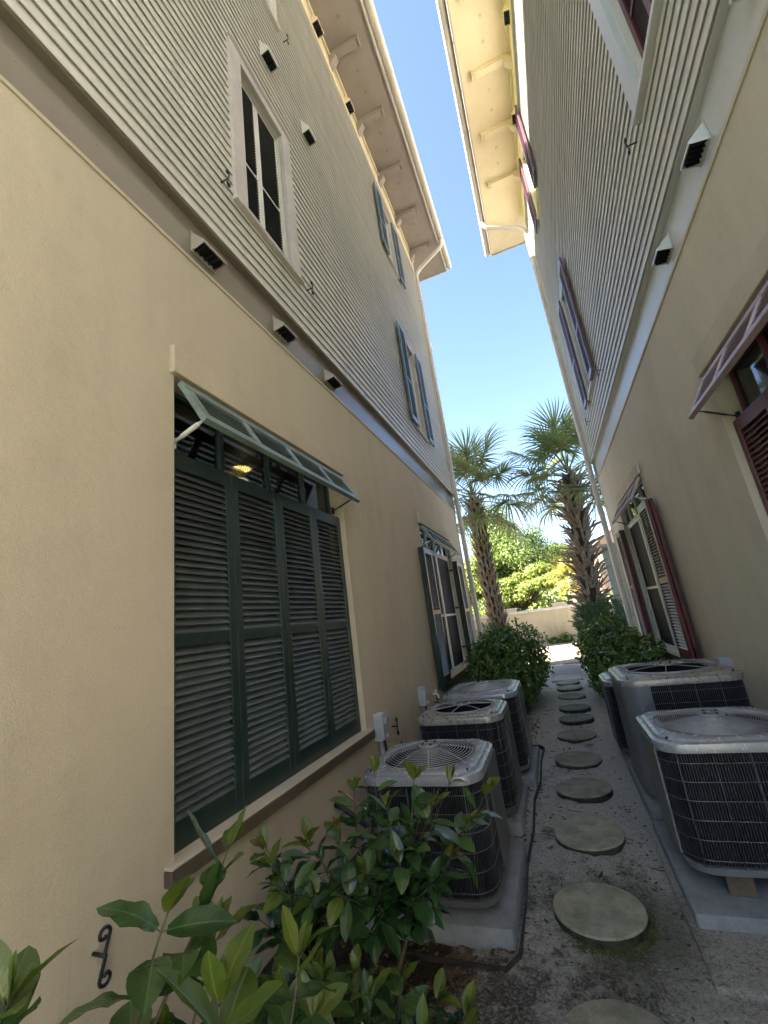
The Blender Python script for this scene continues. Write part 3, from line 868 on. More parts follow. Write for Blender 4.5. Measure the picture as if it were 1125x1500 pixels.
        if arms:
            for yy, mm in ((y0 + 0.05, M['white_frame']), (y1 - 0.03, M['iron'])):
                mb = MB()
                p0 = Vector((-0.075, yy, 2.60)); p1 = Vector(P(L_ * 0.82, -0.004, yy))
                mid0 = p0.lerp(p1, 0.28); mid1 = p0.lerp(p1, 0.82)
                r = 0.013 if mm is M['white_frame'] else 0.008
                mb.tube([p0, mid0], r * 0.7, 8); mb.tube([mid0, mid1], r, 8); mb.tube([mid1, p1], r * 0.6, 8)
                mb.box(-0.085, -0.068, yy - 0.015, yy + 0.015, 2.57, 2.63)
                self.add('stay_arm', mb, mm, o)

    def glazing(self, y0, y1, z0, z1, u, mull, bars, pane_m, fr=None, fw=0.045, mw_=0.035, name='window'):
        fr = fr or M['white_frame']
        mb = MB()
        d = 0.04
        mb.box(u - d, u, y0, y0 + fw, z0, z1); mb.box(u - d, u, y1 - fw, y1, z0, z1)
        mb.box(u - d, u - 0.001, y0 + fw, y1 - fw, z0, z0 + fw); mb.box(u - d, u - 0.001, y0 + fw, y1 - fw, z1 - fw, z1)
        for c in mull:
            mb.box(u - d, u + 0.006, c - mw_, c + mw_, z0 + fw, z1 - fw)
        w = self.add(name, mb, fr, None, False, 0.003)
        ys_ = [y0 + fw] + sum([[c - mw_, c + mw_] for c in mull], []) + [y1 - fw]
        zs_ = [z0 + fw] + sum([[c - 0.018, c + 0.018] for c in bars], []) + [z1 - fw]
        for i in range(0, len(ys_), 2):
            for c in bars:
                self.box('glazing_bar', u - d * 0.9, u - 0.006, ys_[i], ys_[i + 1], c - 0.018, c + 0.018, fr, w, 0.002)
            for j in range(0, len(zs_), 2):
                self.box('pane', u - d * 0.55, u - d * 0.45, ys_[i], ys_[i + 1], zs_[j], zs_[j + 1], pane_m(j) if callable(pane_m) else pane_m, w, 0)
        return w

    def lintel(self, y0, y1, z0=2.955, z1=3.125, m=None):
        self.box('lintel', -0.0, 0.035, y0, y1, z0, z1, self.m['trim'], None, 0.006)

    def sill(self, y0, y1, z0, z1, u=0.055):
        mb = MB()
        mb.box(-0.20, u, y0, y1, z1 - 0.012, z1)
        o = self.add('window_sill', mb, self.m['trim'], None, False, 0.005)
        mb = MB(); mb.box(-0.01, u - 0.002, y0 + 0.001, y1 - 0.001, z0 - 0.012, z1 - 0.0125)
        self.add('sill_face', mb, M['sill'], o, False, 0.004)

    def casing(self, y0, y1, z0, z1, wl_, wr, wt, m, usill=0.085):
        """flat board casing round an upper window; wl_ near side, wr far side"""
        u0, u1 = 0.012, 0.066
        mb = MB()
        mb.box(u0, u1, y0, y0 + wl_, z0, z1); mb.box(u0, u1, y1 - wr, y1, z0, z1)
        mb.box(u0, u1 - 0.002, y0 + wl_, y1 - wr, z1 - wt, z1)
        o = self.add('window_casing', mb, m, None, False, 0.003)
        mb = MB(); mb.box(u0 - 0.1, usill, y0 - 0.01, y1 + 0.01, z0 - 0.04, z0 - 0.001)
        self.add('sill', mb, m, o, False, 0.004)
        mb = MB(); mb.box(u0, 0.074, y0 - 0.012, y1 + 0.012, z1 + 0.001, z1 + 0.02)
        self.add('drip_edge', mb, m, o, False, 0.002)

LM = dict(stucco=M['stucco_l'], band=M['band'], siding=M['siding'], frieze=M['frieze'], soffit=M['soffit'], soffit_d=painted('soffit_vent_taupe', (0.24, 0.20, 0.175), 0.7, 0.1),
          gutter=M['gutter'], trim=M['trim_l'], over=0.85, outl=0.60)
RM = dict(stucco=M['stucco_r'], band=M['band_r'], siding=M['siding_r'], frieze=M['frieze_r'], soffit=M['soffit_r'], soffit_d=painted('soffit_vent_warm_bounce', (0.66, 0.55, 0.36), 0.7, 0.1),  # right vents share the warm light painted into the soffit
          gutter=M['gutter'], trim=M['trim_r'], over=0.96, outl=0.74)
G1 = (1.556, 3.535, 0.675, 2.955)
G2 = (6.19, 8.20, 0.66, 2.97)

# ---- left house
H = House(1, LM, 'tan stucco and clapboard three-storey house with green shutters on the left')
U2 = (2.225, 2.88, 4.80, 6.52)
U3 = (2.225, 2.88, 8.45, 10.1)
U4 = (6.93, 7.56, 4.86, 6.78)
U5 = (6.86, 7.38, 8.62, 10.05)
H.shell([G1, G2], [U2, U3, U4, U5])
H.lintel(1.524, 3.575); H.lintel(6.16, 8.26)
H.sill(1.505, 3.60, 0.632, 0.690, 0.045)
H.sill(6.12, 8.50, 0.555, 0.655)
H.big_shutter(M['green'], M['green_slat'], 1.556, 3.530, 0.691, 2.535, -0.046)
H.awning(1.57, 3.50, M['green_pale'], M['green_pale'])
# transom of the big window
w = H.glazing(1.56, 3.50, 2.50, 2.953, -0.115, [2.04, 2.53, 3.02], [], M['glass'], M['green'], 0.03, 0.018)
# room behind it with a boarded ceiling
mb = MB()
mb.quad((-3.4, 0.4, 0.0), (-3.4, 5.4, 0.0), (-3.4, 5.4, 3.02), (-3.4, 0.4, 3.02))
mb.quad((-3.4, 0.4, 0.0), (-0.24, 0.4, 0.0), (-0.24, 0.4, 3.02), (-3.4, 0.4, 3.02))
mb.quad((-3.4, 5.4, 0.0), (-0.24, 5.4, 0.0), (-0.24, 5.4, 3.02), (-3.4, 5.4, 3.02))
mb.quad((-3.4, 0.4, 0.0), (-0.24, 0.4, 0.0), (-0.24, 5.4, 0.0), (-3.4, 5.4, 0.0))
mb.quad((-0.24, 3.6, 0.0), (-0.24, 5.4, 0.0), (-0.24, 5.4, 3.02), (-0.24, 3.6, 3.02))
H.add('room_wall', mb, M['room'])
for i in range(26):
    y = 0.42 + i * 0.19
    H.box('ceiling_plank', -3.38, -0.23, y, y + 0.184, 2.97, 2.99, M['plank'], None, 0)
H.box('ceiling_backing', -3.38, -0.23, 0.4, 5.4, 2.995, 3.01, M['dark'], None, 0)
H.box('dark_backing', -0.16, -0.15, 1.56, 3.50, 0.69, 2.515, M['dark'], None, 0)  # dark sheet added behind the slats so their gaps read as shade
H.box('interior_column', -0.75, -0.60, 2.60, 2.90, 0, 2.965, M['room'], None, 0)
# small casement windows upstairs
H.casing(2.08, 3.02, 4.80, 6.63, 0.15, 0.14, 0.11, M['casing'])
H.glazing(2.235, 2.875, 4.805, 6.515, -0.02, [2.535], [5.53], M['screen'], M['white_frame'], 0.03, 0.04)
for yc_, ln_ in ((2.380, 0.222), (2.710, 0.262)):
    for za, zb in ((4.84, 5.505), (5.555, 6.48)):
        H.slats(H.root, ln_, yc_, -0.024, [(za, zb)], M['louvre_dark'], 0.034, False)
H.casing(2.08, 3.02, 8.45, 10.25, 0.15, 0.14, 0.11, M['casing'])
H.glazing(2.235, 2.875, 8.455, 10.095, -0.02, [2.535], [9.2], M['screen'], M['white_frame'], 0.03, 0.04)
H.casing(6.88, 7.62, 4.86, 6.86, 0.05, 0.06, 0.08, M['casing'])
H.glazing(6.935, 7.555, 4.865, 6.775, -0.02, [7.24], [5.7], M['screen'], M['white_frame'], 0.035, 0.03)
H.casing(6.80, 7.44, 8.62, 10.13, 0.06, 0.06, 0.08, M['casing'])
H.glazing(6.865, 7.375, 8.625, 10.045, -0.02, [7.12], [9.25], M['screen'], M['white_frame'], 0.035, 0.03)
for (a, b, z0, z1) in ((6.50, 6.87, 4.86, 6.84), (7.63, 8.00, 4.86, 6.84), (6.44, 6.79, 8.6, 10.12), (7.45, 7.80, 8.6, 10.12)):
    H.louvred_leaf(a, b, z0, z1, 0.075, 0.11, M['blue_leaf'], M['blue_leaf'], None, 'shutter', True, 0.05, False, 0.10, 0.05)
# far ground-floor window
H.glazing(6.20, 8.19, 0.66, 2.60, -0.05, [7.20], [1.55], M['screen'], M['white_frame'], 0.05, 0.04)
H.glazing(6.20, 8.19, 2.602, 2.955, -0.05, [6.7, 7.20, 7.7], [], M['glass'], M['white_frame'], 0.03, 0.018)
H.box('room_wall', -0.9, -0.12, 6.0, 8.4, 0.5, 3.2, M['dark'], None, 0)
for k in range(3):
    H.box('bracket_rail', -0.052, 0.02, 8.10, 8.13, 0.95 + k * 0.7, 0.98 + k * 0.7, M['iron'], None, 0)
H.louvred_leaf(5.90, 6.37, 0.63, 2.54, 0.056, 0.092, M['green'], M['green_slat'], 1.60, 'shutter')
H.louvred_leaf(5.903, 6.367, 0.63, 2.54, 0.012, 0.048, M['green'], M['green_slat'], 1.60, 'shutter', split=False)
H.louvred_leaf(8.20, 8.67, 0.63, 2.54, 0.066, 0.102, M['green'], M['green_slat'], 1.60, 'shutter')
H.louvred_leaf(8.203, 8.667, 0.63, 2.54, 0.022, 0.058, M['green'], M['green_slat'], 1.60, 'shutter', split=False)
H.awning(6.22, 8.16, M['green_pale'], M['green_pale'])
for y in (1.815, 2.70, 3.57): H.hood(y, 3.965, 0.20, 0.145, 0.10, -0.018, M['hood'])
for y in (2.70, 3.50): H.hood(y, 7.30, 0.17, 0.22, 0.095, 0.046, M['siding'])
for y in (4.25, 5.42): H.hood(y, 10.66, 0.20, 0.22, 0.11, 0.061, M['frieze'])
H.scroll(1.225, 0.585, 0.165, 0.0)
H.scroll(4.10, 0.585, 0.155, 0.0)
H.scroll(5.60, 0.50, 0.14, 0.0)
for (y, z) in ((1.95, 4.79), (3.15, 4.80), (3.17, 8.50)): H.scroll(y, z, 0.15, 0.046)
# return eave of a lower roof behind the corner
mb = MB(); mb.prism_y([(-3.0, 14.6), (-0.74, 12.42), (-0.74, 12.22), (-0.86, 12.22), (-3.0, 14.2)], 15.2, 15.6)
H.add('lower_eave', mb, M['gutter'])

# the lit ceiling lamp inside
lamp = thing('ceiling_light', 'lit yellow recessed ceiling light seen through the transom above green shutters', 'ceiling light', (-2.237, 2.824, 2.955))
mb = MB(); mb.prism_z([(0.085 * math.cos(a), 0.085 * math.sin(a)) for a in [2 * math.pi * i / 20 for i in range(20)]], -0.008, 0.0)
link('lamp_lens', mb.mesh('lens', M['lamp']), lamp, Matrix.Translation((-2.237, 2.824, 2.962)))
mb = MB()
mb.loops([[(r * math.cos(a), r * math.sin(a), z) for a in [2 * math.pi * i / 20 for i in range(20)]] for r, z in ((0.088, 0.0), (0.088, -0.012), (0.108, -0.010), (0.110, 0.004))])
link('lamp_trim', mb.mesh('trim', M['white_frame'], 'auto'), lamp, Matrix.Translation((-2.237, 2.824, 2.964)))
pl = bpy.data.lights.new('lamp_glow', 'POINT'); pl.energy = 0.35; pl.color = (1.0, 0.7, 0.35); pl.shadow_soft_size = 0.08
po = bpy.data.objects.new('lamp_glow', pl); S.collection.objects.link(po); po.location = (-2.237, 2.824, 2.80)

# ---- right house
K = House(-1, RM, 'greyish tan house with maroon shutters and warm light painted on its eaves, on the right')
V1 = (2.25, 2.87, 4.93, 6.55)
V2 = (7.10, 7.70, 4.90, 6.95)
V3 = (7.12, 7.66, 8.95, 10.42)
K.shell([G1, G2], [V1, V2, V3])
K.lintel(1.50, 3.588, 2.995, 3.15); K.lintel(6.09, 8.03, 2.97, 3.12)
K.sill(1.50, 3.60, 0.632, 0.690, 0.045)
K.sill(6.10, 8.30, 0.555, 0.655)
K.big_shutter(M['maroon'], M['maroon_slat'], 1.556, 3.530, 0.691, 2.575, -0.046)
K.awning(1.57, 3.52, M['maroon_pale'], M['maroon_pale'], 2.94, 0.175, 2.66)
K.glazing(1.56, 3.50, 2.56, 2.953, -0.115, [2.04, 2.53, 3.02], [], M['glass'], M['maroon'], 0.03, 0.018)
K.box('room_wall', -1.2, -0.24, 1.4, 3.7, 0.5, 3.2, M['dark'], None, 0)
K.box('dark_backing', -0.16, -0.15, 1.56, 3.50, 0.69, 2.55, M['dark'], None, 0)  # same added dark sheet behind the maroon slats
K.casing(2.09, 3.04, 4.93, 6.66, 0.15, 0.16, 0.11, M['band_r'])
K.glazing(2.26, 2.865, 4.935, 6.545, -0.03, [2.57], [5.6], M['screen_m'], M['maroon'], 0.05, 0.035)
K.casing(7.05, 7.76, 4.90, 7.03, 0.05, 0.06, 0.08, M['band_r'])
K.glazing(7.105, 7.695, 4.905, 6.945, -0.02, [7.4], [5.8], M['screen'], M['white_frame'], 0.035, 0.03)
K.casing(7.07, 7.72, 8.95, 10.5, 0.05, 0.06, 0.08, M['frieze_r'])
K.glazing(7.125, 7.655, 8.955, 10.415, -0.02, [7.4], [9.6], M['screen'], M['white_frame'], 0.035, 0.03)
for (a, b, z0, z1) in ((6.66, 7.04, 4.86, 7.0), (7.77, 8.15, 4.86, 7.0), (6.68, 7.06, 8.95, 10.58), (7.73, 8.11, 8.95, 10.58)):
    K.louvred_leaf(a, b, z0, z1, 0.075, 0.11, M['plum_leaf'], M['plum_leaf'], None, 'shutter', True, 0.05, False, 0.10, 0.05)
K.glazing(6.20, 8.19, 0.66, 2.60, -0.05, [7.20], [1.55], M['screen'], M['white_frame'], 0.05, 0.04)
K.glazing(6.20, 8.19, 2.602, 2.955, -0.05, [6.7, 7.20, 7.7], [], M['glass'], M['white_frame'], 0.03, 0.018)
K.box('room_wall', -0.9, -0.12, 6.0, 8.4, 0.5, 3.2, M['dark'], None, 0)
K.louvred_leaf(5.72, 6.22, 0.70, 2.56, 0.096, 0.134, M['maroon'], M['maroon_slat'], 1.60, 'shutter')
K.louvred_leaf(5.723, 6.217, 0.70, 2.56, 0.045, 0.085, M['maroon'], M['maroon_slat'], 1.60, 'shutter', split=False)
K.louvred_leaf(8.12, 8.58, 0.63, 2.56, 0.066, 0.102, M['maroon'], M['maroon_slat'], 1.60, 'shutter')
K.louvred_leaf(8.123, 8.577, 0.63, 2.56, 0.022, 0.058, M['maroon'], M['maroon_slat'], 1.60, 'shutter', split=False)
K.awning(6.14, 8.04, M['maroon_pale'], M['maroon_pale'], 2.93, 0.17, 2.66)
for y in (1.80, 2.62, 3.46): K.hood(y, 4.00, 0.17, 0.13, 0.10, -0.018, M['band_r'])
for (y, z) in ((3.20, 4.90), (6.35, 4.66), (8.38, 4.72)): K.scroll(y, z, 0.15, 0.046)
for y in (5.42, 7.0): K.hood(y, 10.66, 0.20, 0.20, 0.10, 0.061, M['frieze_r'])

# ------------------------------------------------------------------ stepping stones
SLAB = [(-0.10, 1.99), (-0.105, 2.68), (-0.095, 3.46), (-0.08, 4.20), (-0.088, 4.91), (-0.06, 5.77), (-0.025, 6.52), (-0.02, 7.14), (-0.025, 8.03), (-0.035, 8.76), (-0.045, 9.33)]
ORD = ['closest to the camera, half buried in soil', 'second from the camera, full disc with moss along its edge', 'third from the camera, beside the first right condenser pad',
       'fourth from the camera, between the near condensers', 'fifth from the camera, level with the middle left condenser', 'sixth from the camera on pale sand',
       'seventh from the camera on pale sand', 'eighth from the camera beside the left shrub', 'ninth from the camera between the two shrubs', 'tenth from the camera, second before the granite slabs', 'farthest, right before the granite slabs']
for i, (x, y) in enumerate(SLAB):
    r0 = 0.2145
    rr = random.Random(40 + i)
    n = 44
    wob = [1 + 0.006 * math.sin(3 * 2 * math.pi * j / n + i) + rr.uniform(-0.004, 0.004) for j in range(n)]
    ring = lambda r, z: [(r * wob[j] * math.cos(2 * math.pi * j / n), r * wob[j] * math.sin(2 * math.pi * j / n), z) for j in range(n)]
    mb = MB()
    top = 0.044 if i else 0.014
    mb.m = 1; mb.loops([ring(r0, -0.06), ring(r0 * 1.0, top - 0.010)]); mb.m = 0
    mb.loops([ring(r0 * 1.0, top - 0.010), ring(r0 * 0.993, top - 0.003), ring(r0 * 0.975, top), ring(r0 * 0.5, top - 0.001), ring(r0 * 0.1, top - 0.001)], False, True)
    o = link('stepping_stone', mb.mesh('stepping_stone', [M['stone'], M['stone_rim']], 'auto'), None,
             Matrix.Translation((x, y, rr.uniform(-0.010, 0.004))) @ Euler((rr.uniform(-0.03, 0.03), rr.uniform(-0.03, 0.03), rr.uniform(0, 6))).to_matrix().to_4x4())
    tag(o, 'round concrete stepping stone, ' + ORD[i], 'stepping stone', 'round stepping stones down the middle of the alley')
for i, (y0, y1) in enumerate(((9.66, 10.38), (10.40, 11.12), (11.14, 11.86))):
    mb = MB(); mb.box(-0.30, 0.30, -(y1 - y0) / 2, (y1 - y0) / 2, -0.03, 0.03)
    o = link('granite_slab', mb.mesh('granite_slab', M['granite']), None, Matrix.Translation((-0.045, (y0 + y1) / 2, 0)), 0.006)
    tag(o, 'rectangular grey granite paving slab, ' + ('nearest of three, touching the last round stone', 'middle one of three', 'farthest of three, before the brick paving')[i], 'paving slab', 'granite slabs at the end of the path')

# brick walkway across the end
wk = link('brick_walkway', (lambda b: (b.box(-7, 7, 12.25, 18.2, -0.05, 0.006), b)[1])(MB()).mesh('bed', M['mortar']))
tag(wk, kind='structure')
mb = MB(); mb.box(-0.197, 0.197, -0.197, 0.197, -0.02, 0.022)
bm_ = mb.mesh('brick', M['brick'])
cnt = 0
for j in range(15):
    for i in range(-8, 9):
        x = i * 0.405 + (0.2 if j % 2 else 0); y = 12.46 + j * 0.405
        if cnt < 290 and -3.3 < x < 3.3:
            link('brick', bm_, wk, Matrix.Translation((x, y, rg.uniform(-0.003, 0.003)))); cnt += 1

# ------------------------------------------------------------------ pads, slab, edging
def pad(x0, x1, y0, y1, h, label):
    mb = MB()
    pr = rrect(x0, x1, y0, y1, 0.02, 3)
    ins = lambda d: [(min(max(x, x0 + d), x1 - d), min(max(y, y0 + d), y1 - d)) for x, y in pr]
    mb.loops([[(x, y, -0.06) for x, y in pr], [(x, y, h - 0.012) for x, y in pr], [(x, y, h - 0.003) for x, y in ins(0.006)], [(x, y, h) for x, y in ins(0.016)]], False, True)
    cx, cy = (x0 + x1) / 2, (y0 + y1) / 2
    mb.v = [(a - cx, b - cy, c) for a, b, c in mb.v]
    o = link('concrete_pad', mb.mesh('concrete_pad', M['concrete'], 'auto'), None, Matrix.Translation((cx, cy, 0)))
    return tag(o, label, 'concrete pad', 'pads under the air conditioners')
pad(-1.36, -0.482, 2.385, 3.24, 0.082, 'grey concrete pad under the nearest left condenser beside the foreground shrub')
pad(-1.36, -0.515, 3.47, 4.20, 0.070, 'grey concrete pad under the middle left condenser')
pad(-1.36, -0.455, 4.33, 5.26, 0.066, 'grey concrete pad under the farthest left condenser')
pad(0.298, 1.22, 2.612, 3.53, 0.082, 'grey concrete pad under the nearest right condenser, bottom right')
pad(0.315, 1.26, 3.68, 4.70, 0.078, 'grey concrete pad under the tall taupe condenser on the right')
pad(0.33, 1.10, 4.74, 5.50, 0.075, 'grey concrete pad under the farthest right condenser')
mb = MB()
mb.prism_z([(0.27, 2.29), (1.38, 2.22), (1.38, 3.6), (0.27, 3.6)], -0.05, 0.027)
tag(link('concrete_slab', mb.mesh('concrete_slab', M['ground']), None, None, 0.004), 'thin stained concrete slab showing in front of the near right pad', 'concrete slab')
mb = MB()
ed = [(-1.30, 2.30, 0.012), (-0.95, 2.285, 0.014), (-0.60, 2.265, 0.016), (-0.515, 2.26, 0.02), (-0.462, 2.35, 0.022), (-0.455, 2.7, 0.02), (-0.468, 3.1, 0.024), (-0.45, 3.5, 0.02),
      (-0.462, 4.0, 0.026), (-0.425, 4.4, 0.02), (-0.43, 4.9, 0.03), (-0.41, 5.35, 0.026), (-0.46, 5.42, 0.03), (-0.6, 5.44, 0.02)]
for a, b in zip(ed[:-1], ed[1:]):
    d = Vector((b[0] - a[0], b[1] - a[1], 0)).normalized(); n_ = Vector((-d.y, d.x, 0)) * 0.005
    mb.add([(a[0] - n_.x, a[1] - n_.y, -0.05), (b[0] - n_.x, b[1] - n_.y, -0.05), (b[0] + n_.x, b[1] + n_.y, -0.05), (a[0] + n_.x, a[1] + n_.y, -0.05),
            (a[0] - n_.x, a[1] - n_.y, a[2]), (b[0] - n_.x, b[1] - n_.y, b[2]), (b[0] + n_.x, b[1] + n_.y, b[2]), (a[0] + n_.x, a[1] + n_.y, a[2])],
           [(0, 3, 2, 1), (4, 5, 6, 7), (0, 1, 5, 4), (1, 2, 6, 5), (2, 3, 7, 6), (3, 0, 4, 7)])
tag(link('garden_edging', mb.mesh('edging', M['edge_steel'])), 'thin black wavy edging strip round the left condenser pads', 'garden edging')

# ------------------------------------------------------------------ air conditioners
def condenser(label, x0, x1, y0, y1, z0, z1, style, panel_side, top_m, panel_m, feet=False):
    """style: 'rings' open concentric guard, 'fine' dense domed guard, 'well' sunk fan with a rim guard"""
    cx, cy = (x0 + x1) / 2, (y0 + y1) / 2
    root = thing('air_conditioner', label, 'air conditioner', (cx, cy, z0), 0, 'outdoor condenser units along the alley')
    MW = Matrix.Translation((cx, cy, 0))
    hx, hy = (x1 - x0) / 2, (y1 - y0) / 2
    def part(name, mb, m, parent=None, smooth=False, bevel=0.0):
        return link(name, mb.mesh(name, m, smooth), parent or root, MW, bevel)
    r = 0.125
    # base pan
    mb = MB()
    rr = lambda d, rad_, n=6: rrect(-hx + d, hx - d, -hy + d, hy - d, rad_, n)
    mb.loops([[(x, y, z0) for x, y in rr(0.012, r)], [(x, y, z0 + 0.004) for x, y in rr(0.002, r)], [(x, y, z0 + 0.032) for x, y in rr(0.0, r)], [(x, y, z0 + 0.036) for x, y in rr(0.02, r - .02)]], True, True)
    part('base_pan', mb, panel_m, None, 'auto')
    if feet:
        for fx, fy in ((-hx + 0.2, -hy + 0.05), (hx - 0.2, -hy + 0.05), (-hx + 0.2, hy - 0.1), (hx - 0.2, hy - 0.1)):
            mb = MB(); mb.prism_z([(fx - 0.06, fy - 0.02), (fx + 0.05, fy - 0.035), (fx + 0.065, fy + 0.05), (fx - 0.05, fy + 0.06)], z0 - 0.088, z0 + 0.002)
            part('riser_block', mb, M['sill'], None, False, 0.006)
    zt = z1 - 0.055
    # coil core
    mb = MB()
    core = rrect(-hx + 0.022, hx - 0.022, -hy + 0.022, hy - 0.022, r - 0.02, 6)
    mb.loops([[(x, y, z0 + 0.034) for x, y in core], [(x, y, zt) for x, y in core]])
    part('coil', mb, M['ac_coil'], None, 'auto')
    # fins / louvre ribs all round
    per = rrect(-hx + 0.008, hx - 0.008, -hy + 0.008, hy - 0.008, r - 0.008, 10)
    def walk(step):
        out = []; acc = 0.0; n = len(per)
        for i in range(n):
            a = Vector(per[i]); b = Vector(per[(i + 1) % n]); d = (b - a).length
            while acc < d:
                p = a.lerp(b, acc / d); t = (b - a).normalized()
                out.append((p, t)); acc += step
            acc -= d
        return out
    mb = MB()
    step = 0.0125
    for p, t in walk(step):
        nrm = Vector((t.y, -t.x))
        q = p - nrm * 0.010
        a, b = p + t * 0.0016, p - t * 0.0016
        c, d = q - t * 0.0016, q + t * 0.0016
        mb.add([(a.x, a.y, z0 + 0.036), (b.x, b.y, z0 + 0.036), (c.x, c.y, z0 + 0.036), (d.x, d.y, z0 + 0.036), (a.x, a.y, zt), (b.x, b.y, zt), (c.x, c.y, zt), (d.x, d.y, zt)],
               [(0, 1, 5, 4), (1, 2, 6, 5), (3, 0, 4, 7)])
    fo = part('coil_fins', mb, M['ac_fin']); fo['kind'] = 'stuff'
    # horizontal guard wires
    ring = rrect(-hx + 0.003, hx - 0.003, -hy + 0.003, hy - 0.003, r, 8)
    nh = max(5, int((zt - z0) / 0.078))
    for i in range(nh):
        z = z0 + 0.05 + (zt - z0 - 0.06) * (i + 0.15) / (nh - 0.4)
        mb = MB(); mb.tube([(x, y, z) for x, y in ring], 0.0026, 5, True)
        part('guard_wire', mb, M['ac_wire'], None, True)
    # vertical guard wires
    for p, t in walk(0.155):
        nrm = Vector((t.y, -t.x)); p = p + nrm * 0.008
        mb = MB(); mb.tube([(p.x, p.y, z0 + 0.03), (p.x, p.y, zt + 0.004)], 0.0028, 5)
        part('guard_bar', mb, M['ac_wire'], None, True)
    # service panel wrapping one corner
    sgn = 1 if panel_side > 0 else -1
    ps = []
    def sp(d, wy, wx):
        pts = []
        # path from the back along the side, round the corner, onto the front
        X_ = hx + d; Y_ = hy + d; R = r + d
        pts.append((sgn * X_, wy))
        cxx, cyy = X_ - R, -Y_ + R
        for i in range(9):
            a = rad(0 - 90 * i / 8)
            pts.append((sgn * (cxx + R * math.cos(a)), cyy + R * math.sin(a)))
        pts.append((sgn * (X_ - R - wx), -Y_))
        return pts
    if style != 'nopanel':
        o_ = sp(0.006, hy * 0.55, 0.02 if style != 'well' else 0.06); i_ = sp(-0.004, hy * 0.55, 0.02 if style != 'well' else 0.06)
        if panel_side == 1:
            o_ = [(o_[0][0], hy * 0.86), (o_[0][0], -hy * 0.12)]; i_ = [(i_[0][0], hy * 0.86), (i_[0][0], -hy * 0.12)]
        elif style in ('rings', 'fine'):
            o_ = o_[:2]; i_ = i_[:2]
        if True:
            poly = o_ + i_[::-1]
            mb = MB(); mb.prism_z(poly, z0 + 0.037, zt)
            part('service_panel', mb, panel_m, None, 'auto')
    # lid
    mb = MB()
    nseg = 72
    R0 = min(hx, hy) * 0.85
    def outer(d, rad_):
        pts = rrect(-hx - d, hx + d, -hy - d, hy + d, rad_, 17)
        return pts
    op = outer(0.010, r + 0.012)
    n = len(op)
    angs = [math.atan2(y, x) for x, y in op]
    def sup(f, z, z_in=None):   # blend from rounded square to circle
        out = []
        for (x, y), a in zip(op, angs):
            px, py = x * (1 - f) + R0 * math.cos(a) * f, y * (1 - f) + R0 * math.sin(a) * f
            out.append((px, py, z))
        return out
    sc = lambda k, z: [(x * k, y * k, z) for x, y in op]
    H1 = z1
    mb.loops([sc(0.985, zt - 0.002), sc(1.0, zt), sc(1.002, H1 - 0.030), sc(0.992, H1 - 0.014), sc(0.965, H1 - 0.009), sc(0.925, H1 - 0.008), sc(0.905, H1 + 0.002), sc(0.88, H1 + 0.006),
              sup(0.75, H1 + 0.007), sup(0.93, H1 + 0.008), sup(1.0, H1 + 0.006), [(R0 * 0.985 * math.cos(a), R0 * 0.985 * math.sin(a), H1 - 0.012) for a in angs]])
    part('top_cover', mb, top_m, None, 'auto')
    mb = MB()
    mb.loops([[(R0 * k_ * math.cos(a), R0 * k_ * math.sin(a), H1 + z_) for a in [2 * math.pi * i / 40 for i in range(40)]] for k_, z_ in ((0.982, -0.012), (0.975, -0.04), (0.95, -0.34))])
    part('fan_shroud', mb, M['ac_coil'], None, True)
    for sx, sy in ((-1, -1), (1, -1), (1, 1), (-1, 1)):
        mb = MB(); bx, by = sx * (hx - 0.06), sy * (hy - 0.06)
        mb.tube([(bx, by, H1 - 0.004), (bx, by, H1 + 0.010)], 0.007, 6)
        part('screw', mb, M['iron'])
    # inside: floor of the well
    mb = MB(); mb.prism_z([(R0 * 1.0 * math.cos(2 * math.pi * i / 24), R0 * math.sin(2 * math.pi * i / 24)) for i in range(24)], H1 - 0.36, H1 - 0.35)
    part('fan_well', mb, M['ac_coil'])
    # fan
    fan = MB(); fan.tube([(0, 0, H1 - 0.22), (0, 0, H1 - 0.10)], 0.075, 20)
    fo = part('fan_motor', fan, M['ac_panel'], None, 'auto')
    for b in range(3):
        a0 = 2 * math.pi * b / 3 + 0.5
        vs = []
        for j in range(5):
            rr_ = 0.07 + (R0 * 0.93 - 0.07) * j / 4
            for e, dz in ((-0.45, 0.035), (-0.1, 0.01), (0.35, -0.035)):
                a = a0 + e
                vs.append((rr_ * math.cos(a), rr_ * math.sin(a), H1 - 0.14 + dz * (0.6 + 0.4 * j / 4)))
        fs = [(j * 3 + k, j * 3 + k + 1, (j + 1) * 3 + k + 1, (j + 1) * 3 + k) for j in range(4) for k in range(2)]
        mb = MB(); mb.add(vs, fs)
        bo = link('fan_blade', mb.mesh('blade', M['fan_blade'], True, False), fo, MW)
    # guard
    dome = {'rings': 0.045, 'fine': 0.03, 'well': 0.02}[style]
    zr = lambda q: H1 + 0.010 + dome * (1 - (q / R0) ** 2)
    mb = MB()
    if style == 'well':
        rs = [R0 * (0.90 + 0.10 * i / 4) for i in range(5)] + [R0 * 0.24]
        th = 0.0022
    else:
        nr = 14 if style == 'rings' else 24
        rs = [R0 * (0.24 + 0.76 * i / (nr - 1)) for i in range(nr)]
        th = 0.0026 if style == 'rings' else 0.0024
    for q in rs:
        mb.tube([(q * math.cos(2 * math.pi * i / 56), q * math.sin(2 * math.pi * i / 56), zr(q)) for i in range(56)], th, 4, True)
    g = part('fan_guard', mb, M['fan_wire'], None, True)
    g['kind'] = 'stuff'
    nsp = 8 if style != 'well' else 6
